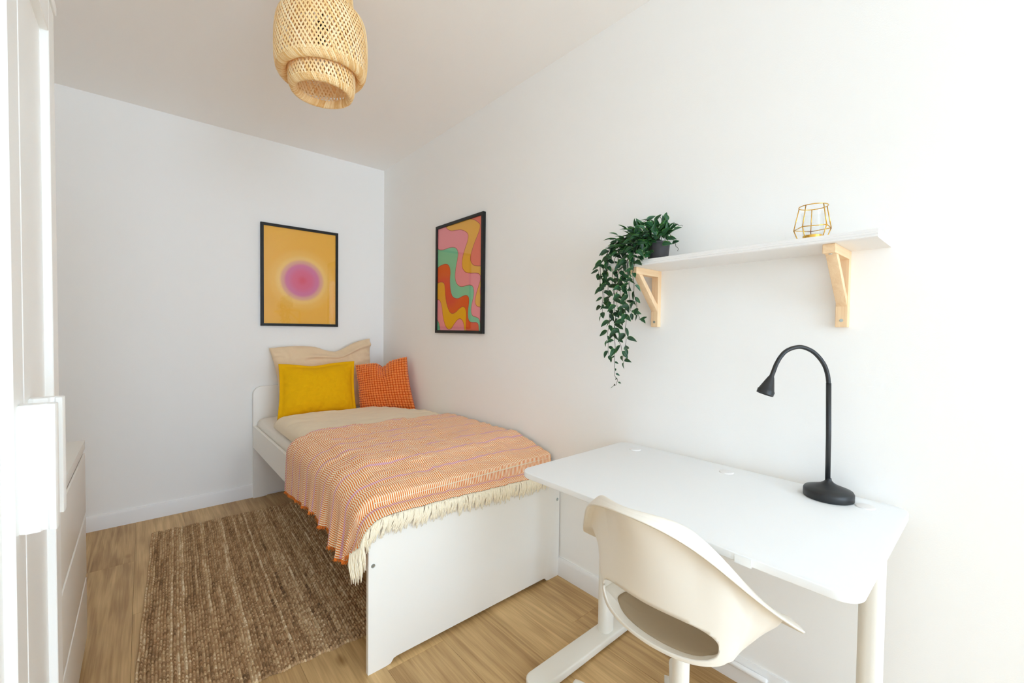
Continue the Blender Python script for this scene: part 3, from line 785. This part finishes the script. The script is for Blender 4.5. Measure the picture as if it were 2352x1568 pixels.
# ---------------------------------------------------------------- wall shelf
shelf = tag(empty('wall_shelf', (-.09, -2.8, 1.43)), 'white wall shelf with moulded front edge on two pale wooden brackets', 'shelf')
sx0, sy0, sy1, sz0, sz1 = -.188, -3.201, -2.401, 1.418, 1.440
e = .0022
prof = [(0, sz0), (sx0+.003, sz0), (sx0, sz0+.002), (sx0, sz0+.0055), (sx0+.0025, sz0+.0072), (sx0+.0010, sz0+.0095), (sx0+.0015, sz0+.0125), (sx0+.0045, sz0+.0150), (sx0+.0045, sz0+.0172), (sx0+.0065, sz1-.001), (sx0+.009, sz1), (0, sz1)]
prism('shelf_board', prof, 'y', sy0, sy1, M_trim, shelf, ang=25)
for yc in (-3.101, -2.513):
    b_ = empty('bracket', (0, yc, 1.31)); b_.parent = shelf; b_.matrix_parent_inverse = Matrix.Translation(shelf.location).inverted()
    hw = .0145
    box('upright', (-.022, yc-hw, 1.203), (0, yc+hw, 1.418), M_beechx, b_, .0015)
    box('arm', (-.172, yc-hw, 1.394), (-.022, yc+hw, 1.418), M_beechy, b_, .0015)
    prism('brace', [(-.022, 1.262), (-.022, 1.290), (-.128, 1.394), (-.152, 1.394)], 'y', yc-hw*.85, yc+hw*.85, M_beechx, b_, bev=.001)
    lathe('screw', [(0, .0004), (.0024, .0002), (.0026, .0014), (.0042, .0013), (.0046, 0)], (-.022, yc, 1.222), M_steel, b_, 18, (-1, 0, 0))
    lathe('screw', [(0, .0004), (.0024, .0002), (.0026, .0014), (.0042, .0013), (.0046, 0)], (-.155, yc, 1.394), M_steel, b_, 18, (0, 0, -1))

# ---------------------------------------------------------------- candle holder
ch = tag(empty('candle_holder', (-.105, -3.047, sz1)), 'gold wire tea light holder with a glass cup, on the white shelf', 'candle holder')
cc = Vector((-.105, -3.047, sz1)); parts = []
N6 = 5; rot = math.radians(20)
def ring_pt(r, z, k): a = rot+2*PI*k/N6; return cc+Vector((r*math.cos(a), r*math.sin(a), z))
wr = .0013
parts.append(tube_mesh([cc+Vector((.034*math.cos(2*PI*k/40), .034*math.sin(2*PI*k/40), .098)) for k in range(41)], wr, 8))
for k in range(N6):
    parts.append(tube_mesh([ring_pt(.034, .098, k), ring_pt(.046, .038, k)], wr, 8)); parts.append(tube_mesh([ring_pt(.046, .038, k), ring_pt(.032, .001, k)], wr, 8)); parts.append(tube_mesh([ring_pt(.046, .038, k), ring_pt(.046, .038, k+1)], wr, 8))
obj('wire_frame', *join_lists(parts), M_gold, ch, True)
lathe('tea_light_cup', [(0, .004), (.0225, .004), (.0235, .005), (.0235, .017), (.0225, .0175), (.0215, .016), (.0215, .008), (0, .008)], cc, M_gold, ch, 40)
lathe('glass_cup', [(.024, .018), (.0245, .020), (.0275, .080), (.0278, .081), (.0265, .080), (.0235, .021), (.0, .0195), (0, .018)], cc, M_cup, ch, 40)

# ---------------------------------------------------------------- potted plant
plant = tag(empty('potted_plant', (-.105, -2.592, sz1)), 'trailing green plant in a small dark pot, spilling off the shelf end', 'plant')
lathe('pot', [(.0, 0), (.032, 0), (.034, .002), (.0395, .058), (.041, .059), (.041, .066), (.038, .066), (.036, .054), (0, .054)], (-.110, -2.576, sz1), M_pot, plant, 40)
lathe('soil', [(0, .060), (.028, .058), (.0365, .055), (.035, .052)], (-.110, -2.576, sz1), M_soil, plant, 24)
def leaf_mat():
    M = bpy.data.materials.new('plant_leaf'); M.use_nodes = True; t = M.node_tree; L = t.links.new; b = t.nodes['Principled BSDF']
    b.inputs['Roughness'].default_value = .42; b.inputs['Specular IOR Level'].default_value = .45
    tc = t.nodes.new('ShaderNodeUVMap'); tc.uv_map = 'leaf'; sp = t.nodes.new('ShaderNodeSeparateXYZ'); L(tc.outputs[0], sp.inputs[0])
    a = t.nodes.new('ShaderNodeMath'); a.operation = 'ABSOLUTE'; L(sp.outputs[1], a.inputs[0])
    cr = t.nodes.new('ShaderNodeValToRGB'); el = cr.color_ramp.elements
    el[0].position = 0; el[0].color = (*lin((52, 92, 58)), 1); el[1].position = 1; el[1].color = (*lin((98, 160, 56)), 1)
    for p, c in ((.07, (52, 90, 58)), (.12, (22, 60, 36)), (.45, (26, 66, 38)), (.5, (46, 84, 58)), (.56, (20, 56, 32)), (.86, (24, 70, 34))):
        q = cr.color_ramp.elements.new(p); q.color = (*lin(c), 1)
    L(a.outputs[0], cr.inputs[0])
    oi = t.nodes.new('ShaderNodeObjectInfo'); hs = t.nodes.new('ShaderNodeHueSaturation')
    mr = t.nodes.new('ShaderNodeMapRange'); mr.inputs['To Min'].default_value = .7; mr.inputs['To Max'].default_value = 1.55; L(oi.outputs['Random'], mr.inputs[0])
    L(mr.outputs[0], hs.inputs['Value']); L(cr.outputs[0], hs.inputs['Color']); L(hs.outputs[0], b.inputs['Base Color']); return M
M_leaf = leaf_mat()
def leaf_mesh(cup, curl, wid):
    V = []; F = []; uv = []; n = 7; rows_ = (-1, -.5, 0, .5, 1)
    for i in range(n):
        t = i/(n-1); w_ = wid*math.sin(PI*t**.72)**.85*(1 if t < 1 else 0) if 0 < t < 1 else 0.0
        for s_ in rows_:
            V.append((t, s_*w_, cup*w_*(s_*s_) - curl*t*t)); uv.append((t, s_))
    F = grid_faces(n, 5)
    me = bpy.data.meshes.new('leaf'); me.from_pydata(V, [], F); me.polygons.foreach_set('use_smooth', [True]*len(me.polygons))
    u = me.uv_layers.new(name='leaf'); li = np.zeros(len(me.loops), dtype=np.int32); me.loops.foreach_get('vertex_index', li); u.data.foreach_set('uv', np.array(uv, dtype=np.float32)[li].ravel())
    me.materials.append(M_leaf); return me
leafs = [leaf_mesh(c, k, w_) for c, k, w_ in ((.35, .12, .24), (.5, .25, .27), (.2, .05, .22), (.6, .35, .25))]
leaf_count = 0
pinv = Matrix.Translation(plant.location).inverted()
def add_leaf(p, d, size, stem=None):
    global leaf_count
    if leaf_count >= 296: return
    leaf_count += 1
    d = d.normalized(); up = Vector((rng.uniform(-.5, .5)-.6, rng.uniform(-.5, .5)-.3, rng.uniform(.1, 1))); yv = up.cross(d)
    if yv.length < 1e-3: yv = d.orthogonal()
    yv.normalize(); zv = d.cross(yv)
    o = bpy.data.objects.new('leaf', rng.choice(leafs)); col.objects.link(o); o.parent = plant; o.matrix_parent_inverse = pinv
    mm = Matrix((d, yv, zv)).transposed().to_4x4(); mm.translation = p; o.matrix_basis = mm @ Matrix.Scale(size, 4)
P0 = Vector((-.110, -2.578, sz1+.058))
strands = [  # key points after the pot (x, y, z), leaf spacing
 [(-.15, -2.53, 1.545), (-.175, -2.475, 1.50), (-.185, -2.445, 1.40), (-.178, -2.442, 1.25), (-.172, -2.44, 1.12), (-.168, -2.438, 1.03), (-.166, -2.450, .995), (-.166, -2.436, .975)],
 [(-.14, -2.52, 1.54), (-.165, -2.455, 1.50), (-.175, -2.425, 1.42), (-.172, -2.430, 1.32), (-.168, -2.432, 1.20), (-.166, -2.45, 1.12), (-.166, -2.462, 1.07)],
 [(-.135, -2.50, 1.535), (-.155, -2.42, 1.50), (-.165, -2.385, 1.45), (-.165, -2.372, 1.38), (-.163, -2.372, 1.30), (-.16, -2.366, 1.245)],
 [(-.15, -2.50, 1.53), (-.18, -2.44, 1.48), (-.185, -2.40, 1.43), (-.18, -2.392, 1.36), (-.175, -2.385, 1.29)],
 [(-.17, -2.545, 1.535), (-.205, -2.51, 1.48), (-.208, -2.49, 1.38), (-.20, -2.488, 1.27), (-.196, -2.487, 1.18), (-.195, -2.488, 1.12)],
 [(-.18, -2.56, 1.53), (-.212, -2.535, 1.47), (-.213, -2.525, 1.39), (-.208, -2.53, 1.31), (-.205, -2.545, 1.24), (-.203, -2.55, 1.225)],
 [(-.17, -2.53, 1.525), (-.205, -2.48, 1.46), (-.208, -2.455, 1.37), (-.20, -2.452, 1.27), (-.195, -2.458, 1.18)],
 [(-.185, -2.55, 1.525), (-.212, -2.525, 1.46), (-.214, -2.512, 1.38), (-.208, -2.508, 1.30), (-.204, -2.512, 1.25)],
 [(-.18, -2.545, 1.53), (-.21, -2.505, 1.46), (-.213, -2.478, 1.37), (-.206, -2.47, 1.28)],
 [(-.17, -2.535, 1.53), (-.20, -2.495, 1.47), (-.205, -2.47, 1.42), (-.205, -2.475, 1.33), (-.20, -2.476, 1.23)],
 [(-.16, -2.49, 1.53), (-.185, -2.42, 1.50), (-.19, -2.41, 1.42), (-.185, -2.415, 1.33), (-.18, -2.42, 1.24), (-.178, -2.41, 1.16), (-.176, -2.418, 1.09)],
 [(-.13, -2.49, 1.53), (-.15, -2.40, 1.49), (-.155, -2.355, 1.45), (-.155, -2.345, 1.415)],
 [(-.145, -2.47, 1.535), (-.17, -2.415, 1.50), (-.18, -2.375, 1.44), (-.175, -2.37, 1.37)],
 [(-.12, -2.565, 1.565), (-.125, -2.53, 1.585), (-.13, -2.49, 1.57), (-.14, -2.45, 1.53)],
 [(-.115, -2.575, 1.56), (-.12, -2.55, 1.59), (-.13, -2.52, 1.585), (-.145, -2.49, 1.55)],
 [(-.105, -2.590, 1.55), (-.11, -2.585, 1.588), (-.115, -2.580, 1.605)],
 [(-.11, -2.61, 1.555), (-.115, -2.635, 1.565), (-.12, -2.655, 1.555), (-.12, -2.672, 1.548)],
 [(-.12, -2.60, 1.55), (-.14, -2.625, 1.54), (-.15, -2.645, 1.515), (-.15, -2.652, 1.475), (-.15, -2.658, 1.458)],
 [(-.145, -2.575, 1.545), (-.185, -2.555, 1.52), (-.205, -2.545, 1.475), (-.208, -2.555, 1.44)],
 [(-.15, -2.55, 1.545), (-.19, -2.53, 1.525), (-.21, -2.51, 1.47), (-.21, -2.50, 1.42), (-.205, -2.50, 1.35)],
 [(-.14, -2.53, 1.55), (-.165, -2.50, 1.54), (-.19, -2.47, 1.50), (-.195, -2.445, 1.44)],
 [(-.115, -2.59, 1.56), (-.13, -2.57, 1.575), (-.15, -2.55, 1.56), (-.175, -2.53, 1.52)],
]
for si, st in enumerate(strands):
    st = [(x, y-(.016 if y < -2.44 and z < 1.50 and si not in (0,) else 0), z) for x, y, z in st]
    pts = smooth_pts([P0+Vector((rng.uniform(-.015, .015), rng.uniform(-.015, .015), 0))]+[Vector(p) for p in st], 8)
    pts = [p+Vector((0, .002*math.sin(i*.9+si), .0015*math.cos(i*1.3))) for i, p in enumerate(pts)]
    obj('stem', *tube_mesh(pts, [.0013-.0006*i/len(pts) for i in range(len(pts))], 5), M_stem, plant, True)
    acc = 0; step = .0160; total = sum((b-a).length for a, b in zip(pts[:-1], pts[1:])); run = 0; k = si
    for a, b in zip(pts[:-1], pts[1:]):
        sl = (b-a).length; acc += sl; run += sl
        if acc >= step and run > .022:
            acc = 0; k += 1; t = (b-a).normalized()
            ang = rng.uniform(0, 2*PI); sd = Vector((math.cos(ang)*.6-.15, math.sin(ang), rng.uniform(-.3, .5)))
            if k % 2: sd.y = abs(sd.y)
            else: sd.y = -abs(sd.y)
            late = run/total; thin = (si == 0 and late > .78)
            d = sd*1.0 + t*rng.uniform(.3, .9) + Vector((0, 0, -.15*late))
            size = rng.uniform(.029, .042)*(1 if not thin else .45)
            if b.x > -.04: d.x = -abs(d.x)
            add_leaf(b + d.normalized()*.003, d, size)
    add_leaf(pts[-1], (pts[-1]-pts[-3]), .026 if si else .018)
# the dense crown above and beside the pot: the last single leaves, the rest joined
fillers = []
for q in range(170):
    u = rng.random(); c = P0 + Vector((rng.gauss(-.030, .026)-.03*u, .018+rng.gauss(.0, .034)+.075*u, .045+rng.gauss(0, .020)-.055*u*u))
    if q % 5 == 0: c = P0 + Vector((rng.gauss(-.012, .015), rng.gauss(-.030, .018), .042+rng.gauss(0, .02)))
    if c.x > -.045: c.x = -.045-.03*rng.random()
    d = (c-P0-Vector((0, .02, .01)))*12 + Vector((rng.uniform(-1, .4), rng.uniform(-1, 1), rng.uniform(-.4, .9)))
    fillers.append((c, d, rng.uniform(.027, .039)))
for q in range(34):
    c = P0+Vector((rng.uniform(-.066, -.046), rng.uniform(-.012, .045), rng.uniform(-.048, .012))); fillers.insert(q*3, (c, Vector((-.5, rng.uniform(-1, .7), rng.uniform(-.8, .3))), rng.uniform(.027, .036)))
mass = []
for c, d, sz in fillers:
    if leaf_count < 296: add_leaf(c, d, sz)
    else:
        d = d.normalized(); yv = Vector((rng.uniform(-1, 0), rng.uniform(-.6, .4), rng.uniform(.1, 1))).cross(d).normalized(); zv = d.cross(yv)
        me_ = rng.choice(leafs); mass.append(([c+(d*v.co.x+yv*v.co.y+zv*v.co.z)*sz for v in me_.vertices], [tuple(p.vertices) for p in me_.polygons]))
if mass:
    o = obj('leaf_cluster', *join_lists(mass), M_leaf, plant, True); tag(o, kind='stuff')
    u_ = o.data.uv_layers.new(name='leaf'); li = np.zeros(len(o.data.loops), dtype=np.int32); o.data.loops.foreach_get('vertex_index', li)
    base_uv = [((i//5)/6, (-1, -.5, 0, .5, 1)[i % 5]) for i in range(35)]*len(mass); u_.data.foreach_set('uv', np.array(base_uv, dtype=np.float32)[li].ravel())

# ---------------------------------------------------------------- framed pictures
def picture(name, axis, a0, a1, z0, z1, label, build_print):
    """axis 'y': hangs on the wall y=0 spanning x; axis 'x': on the wall x=0 spanning y"""
    fw_, dp = .0185, .021
    def P(a, d, z): return (a, -d, z) if axis == 'y' else (-d, a, z)
    root = tag(empty(name, P((a0+a1)/2, .0, z0)), label, 'picture')
    o_ = [(a0, z0), (a1, z0), (a1, z1), (a0, z1)]; i_ = [(a0+fw_, z0+fw_), (a1-fw_, z0+fw_), (a1-fw_, z1-fw_), (a0+fw_, z1-fw_)]
    V = [P(a, d, z) for d in (0.001, dp-.001) for a, z in o_] + [P(a, dp, z) for a, z in [(a0+.001, z0+.001), (a1-.001, z0+.001), (a1-.001, z1-.001), (a0+.001, z1-.001)]]
    V += [P(a, dp, z) for a, z in i_] + [P(a, 0.004, z) for a, z in i_]
    F = []
    for k in range(4):
        q = (k+1) % 4
        F += [(k, q, 4+q, 4+k), (4+k, 4+q, 8+q, 8+k), (8+k, 8+q, 12+q, 12+k), (12+k, 12+q, 16+q, 16+k)]
    F.append((0, 1, 2, 3)); o = obj('frame', V, F, M_frame, root)
    bm = bmesh.new(); bm.from_mesh(o.data); bmesh.ops.recalc_face_normals(bm, faces=bm.faces); bm.to_mesh(o.data); bm.free()
    build_print(P, a0+fw_, a1-fw_, z0+fw_, z1-fw_, root)
    e_ = .0003
    gp = [P(a, .014, z) for a, z in ((a0+fw_-e_, z0+fw_-e_), (a1-fw_+e_, z0+fw_-e_), (a1-fw_+e_, z1-fw_+e_), (a0+fw_-e_, z1-fw_+e_))]
    obj('glass', gp, [(0, 1, 2, 3) if axis == 'y' else (3, 2, 1, 0)], M_glass, root)
    return root
def print_glow(P, a0, a1, z0, z1, root):
    M = bpy.data.materials.new('glow_print'); M.use_nodes = True; t = M.node_tree; L = t.links.new; b = t.nodes['Principled BSDF']
    b.inputs['Roughness'].default_value = .7; b.inputs['Specular IOR Level'].default_value = .1
    uv = t.nodes.new('ShaderNodeUVMap'); uv.uv_map = 'print'
    sub = t.nodes.new('ShaderNodeVectorMath'); sub.operation = 'SUBTRACT'; sub.inputs[1].default_value = ((a1-a0)*.515, (z1-z0)*.465, 0); L(uv.outputs[0], sub.inputs[0])
    ln = t.nodes.new('ShaderNodeVectorMath'); ln.operation = 'LENGTH'; L(sub.outputs[0], ln.inputs[0])
    dv = t.nodes.new('ShaderNodeMath'); dv.operation = 'DIVIDE'; dv.inputs[1].default_value = .24; L(ln.outputs['Value'], dv.inputs[0])
    cr = t.nodes.new('ShaderNodeValToRGB'); cr.color_ramp.interpolation = 'EASE'; el = cr.color_ramp.elements
    el[0].position = 0; el[0].color = (*lin((222, 98, 122)), 1); el[1].position = 1; el[1].color = (*lin((242, 184, 76)), 1)
    for p, c in ((.22, (222, 112, 142)), (.44, (216, 128, 166)), (.55, (226, 170, 150)), (.66, (246, 204, 124)), (.80, (244, 192, 96))):
        q = cr.color_ramp.elements.new(p); q.color = (*lin(c), 1)
    L(dv.outputs[0], cr.inputs[0]); L(cr.outputs[0], b.inputs['Base Color'])
    o = obj('print', [P(a, .012, z) for a, z in ((a0, z0), (a1, z0), (a1, z1), (a0, z1))], [(0, 1, 2, 3)], M, root)
    u = o.data.uv_layers.new(name='print')
    for k, q in enumerate(((0, 0), (a1-a0, 0), (a1-a0, z1-z0), (0, z1-z0))): u.data[k].uv = q
# wavy print: bands given by their upper/right boundary in print coordinates (0..1, y up)
CUR = [
 ('y2', (238, 180, 66), [(.757,1),(.83,.985),(.905,.955),(.955,.925),(.95,.885),(.905,.835),(.84,.77),(.785,.70),(.765,.655),(.775,.62),(.825,.585),(.90,.57),(1,.562)]),
 ('c1', (240, 150, 156), [(.20,1),(.22,.982),(.27,.962),(.34,.945),(.45,.938),(.555,.928),(.64,.905),(.695,.88),(.713,.85),(.695,.805),(.65,.752),(.605,.69),(.585,.635),(.592,.58),(.625,.55),(.68,.527),(.77,.515),(.88,.508),(.945,.497),(.974,.472),(.968,.435),(.935,.385),(.893,.325),(.872,.27),(.882,.235),(.92,.213),(1,.203)]),
 ('g', (134, 204, 162), [(0,.81),(.05,.792),(.14,.786),(.22,.788),(.33,.79),(.42,.778),(.475,.75),(.492,.708),(.475,.655),(.445,.59),(.428,.517),(.44,.47),(.472,.436),(.535,.41),(.61,.404),(.70,.41),(.775,.408),(.818,.394),(.842,.36),(.84,.31),(.81,.25),(.79,.19),(.80,.152),(.832,.13),(.905,.118),(.955,.102),(.98,.06),(.99,0)]),
 ('r', (226, 92, 40), [(0,.62),(.075,.636),(.18,.642),(.255,.63),(.298,.60),(.314,.552),(.306,.49),(.312,.42),(.33,.37),(.366,.326),(.43,.303),(.505,.298),(.59,.312),(.675,.32),(.73,.302),(.742,.262),(.725,.19),(.722,.14),(.733,.105),(.765,.08),(.83,.072),(.90,.071),(.94,.055),(.955,0)]),
 ('y3', (238, 178, 30), [(0,.467),(.06,.474),(.125,.470),(.168,.452),(.187,.41),(.202,.336),(.225,.27),(.268,.21),(.322,.17),(.387,.16),(.462,.175),(.538,.205),(.61,.218),(.66,.205),(.688,.162),(.684,.09),(.682,0)]),
 ('p2', (240, 150, 156), [(0,.302),(.042,.298),(.085,.27),(.118,.212),(.14,.14),(.182,.07),(.225,.03),(.28,.010),(.345,.016),(.41,.055),(.485,.095),(.55,.108),(.605,.09),(.637,.05),(.648,0)]),
 ('g2', (112, 190, 150), [(0,.10),(.035,.075),(.062,.04),(.075,0)]),
]
M_ol = mat('print_outline', (176, 66, 62), .7, .1)
def print_waves(P, a0, a1, z0, z1, root):
    # a grows towards the camera side: left edge of the print is a1 (far), right edge is a0
    W_, H_ = a1-a0, z1-z0
    def Q(u, v, d): return P(a1-u*W_, d, z0+v*H_)
    o = obj('print', [Q(u, v, .012) for u, v in ((0, 0), (1, 0), (1, 1), (0, 1))], [(0, 3, 2, 1)], mat('coral_print', (238, 124, 96), .7, .1), root)
    d = .012
    def ribbon(pts, wd, d):
        V = []; n = len(pts)
        for i, p in enumerate(pts):
            q = pts[min(i+1, n-1)]-pts[max(i-1, 0)]; nx_, ny_ = -q.y*H_, q.x*W_; l = math.hypot(nx_, ny_) or 1
            for s_ in (-1, 1): V.append(Q(min(1, max(0, p.x+s_*wd*nx_/l/W_)), min(1, max(0, p.y+s_*wd*ny_/l/H_)), d))
        return V, [(2*i, 2*i+1, 2*i+3, 2*i+2) for i in range(n-1)]
    rib = []
    def fill(poly, d, M):
        tris = tessellate_polygon([[Vector((p.x*W_, p.y*H_, 0)) for p in poly]]); out = []
        for t in tris:
            a, b_, c_ = (poly[k] for k in t); ar = (b_.x-a.x)*(c_.y-a.y)-(b_.y-a.y)*(c_.x-a.x)
            if abs(ar) > 1e-9: out.append(tuple(t) if ar < 0 else tuple(t)[::-1])
        obj('print_band', [Q(p.x, p.y, d) for p in poly], out, M, root)
    for nm, c, pts in CUR:
        d += .00012
        sp = smooth_pts([(u, v, 0) for u, v in pts], 6); sp = [Vector((min(1, max(0, p.x)), min(1, max(0, p.y)), 0)) for p in sp]
        poly = list(sp)
        if sp[-1].y > .01: poly += [Vector((1, 0, 0))]
        poly += [Vector((0, 0, 0))]
        if sp[0].y > .99: poly += [Vector((0, 1, 0))]
        clean = [p for i, p in enumerate(poly) if (p-poly[i-1]).length > 1e-5]
        fill(clean, d, mat('print_ink', c, .7, .1))
        rib.append(ribbon(sp, .0016, d+.00006))
    sp = [(1, .395, 0), (.972, .378, 0), (.962, .35, 0), (.972, .315, 0), (1, .292, 0)]; d += .00012
    fill([Vector((min(1, p.x), p.y, 0)) for p in smooth_pts(sp, 6)], d, mat('print_ink', (238, 124, 96), .7, .1))
    sp = [(1, .755, 0), (.985, .735, 0), (.978, .705, 0), (.985, .675, 0), (1, .66, 0)]
    fill([Vector((min(1, p.x), p.y, 0)) for p in smooth_pts(sp, 6)], d, mat('print_ink', (96, 200, 160), .7, .1))
    obj('print_outline', *join_lists(rib), M_ol, root)
picture('framed_picture', 'y', -.903, -.378, 1.195, 1.9145, 'black framed yellow print with one blurred pink disc, above the headboard', print_glow)
picture('framed_picture', 'x', -1.398, -.8655, 1.161, 1.876, 'black framed print of wavy orange, pink and green bands, on the right wall', print_waves)

# ---------------------------------------------------------------- woven pendant lamp
PX, PY = -1.026, -1.760
pend = tag(empty('pendant_lamp', (PX, PY, H)), 'tiered woven bamboo pendant lamp hanging from the ceiling', 'pendant lamp')
def bamboo(name, a, b_):
    M = mat(name, a, .55, .3); t = M.node_tree; bb = t.nodes['Principled BSDF']
    geo = t.nodes.new('ShaderNodeNewGeometry'); mx = t.nodes.new('ShaderNodeMix'); mx.data_type = 'RGBA'
    mx.inputs[6].default_value = (*lin(a), 1); mx.inputs[7].default_value = (*lin(b_), 1)
    t.links.new(geo.outputs['Random Per Island'], mx.inputs[0]); t.links.new(mx.outputs[2], bb.inputs['Base Color'])
    return M
M_bam = bamboo('bamboo_strip', (255, 238, 198), (246, 208, 142)); M_bamr = bamboo('bamboo_rim', (252, 226, 176), (226, 178, 110))
def weave(prof, n, wid, turn, c, dense=False, tilt=0):
    """two crossing families of strips over a surface of revolution given by prof (r, z)"""
    P = [Vector((r, z, 0)) for r, z in prof]; P = smooth_pts(P, 5)
    L_ = [0]
    for a, b2 in zip(P[:-1], P[1:]): L_.append(L_[-1]+(b2-a).length)
    tot = L_[-1]; out = []
    for fam in (1, -1):
        for k in range(n):
            V = []; a0 = 2*PI*(k+.5*(fam == -1))/n + rng.uniform(-.1, .1)*2*PI/n
            for i, p in enumerate(P):
                a = a0 + fam*turn*L_[i]/tot; r = p.x + fam*.0009*(1 if not dense else .5)
                # direction along the strip, for its width
                q = P[min(i+1, len(P)-1)]-P[max(i-1, 0)]; ds = q.length or 1e-6; da = fam*turn*ds/tot
                tang = Vector((q.x, r*da, q.y)).normalized()        # (radial, around, up)
                nr_ = Vector((q.y, 0, -q.x)).normalized(); sidev = tang.cross(nr_).normalized()
                for s_ in (-1, 1):
                    loc = Vector((r, 0, p.y)) + sidev*(s_*wid/2)
                    x_, y_ = loc.x*math.cos(a)-loc.y*math.sin(a), loc.x*math.sin(a)+loc.y*math.cos(a)
                    V.append(Vector((c[0]+x_, c[1]+y_, loc.z+tilt*(x_*.958-y_*.287))))
            out.append((V, [(2*i, 2*i+1, 2*i+3, 2*i+2) for i in range(len(P)-1)]))
    return join_lists(out)
def tier(side, lip, n, wid, turn, nd, tilt=0):
    o = obj('woven_shade', *weave(side, n, wid, turn, (PX, PY), False, tilt), M_bam, pend, False); tag(o, kind='stuff')
    sm_ = o.modifiers.new('t', 'SOLIDIFY'); sm_.thickness = .0008; sm_.offset = 0
    o2 = obj('woven_rim', *weave(lip, nd, wid*.92, turn*.34, (PX, PY), True, tilt), M_bamr, pend, False); tag(o2, 'close-woven folded bamboo rim', kind='stuff')
    sm_ = o2.modifiers.new('t', 'SOLIDIFY'); sm_.thickness = .0008; sm_.offset = 0
# middle tier, lower tier, upper tier
tier([(.080, 2.300), (.118, 2.305), (.142, 2.290), (.152, 2.25), (.155, 2.19), (.154, 2.14), (.149, 2.106)], [(.150, 2.113), (.143, 2.094), (.131, 2.088), (.119, 2.097), (.112, 2.115)], 72, .0053, .95, 120, .07)
tier([(.100, 2.20), (.107, 2.17), (.111, 2.12), (.112, 2.075), (.108, 2.045)], [(.109, 2.05), (.103, 2.033), (.094, 2.028), (.086, 2.036), (.083, 2.050)], 55, .0052, .75, 92)
tier([(.03, 2.458), (.066, 2.454), (.090, 2.435), (.101, 2.40), (.106, 2.35), (.107, 2.31), (.105, 2.275)], [(.106, 2.28), (.102, 2.262), (.094, 2.258), (.088, 2.268)], 54, .0052, .8, 104)
tube('cord', [(PX, PY, H-.025), (PX, PY, 2.26)], .0032, M_cordblack, pend, 10)
lathe('ceiling_cup', [(.0, 0), (.05, 0), (.05, -.02), (.03, -.028), (0, -.028)], (PX, PY, H), M_trim, pend, 32)
lathe('socket', [(.006, .09), (.019, .085), (.020, .02), (.021, 0)], (PX, PY, 2.195), M_cordblack, pend, 24)
lathe('bulb', [(0, -.062), (.014, -.058), (.024, -.044), (.027, -.028), (.022, -.010), (.014, .004), (.013, .012)], (PX, PY, 2.195), M_bulb, pend, 24)
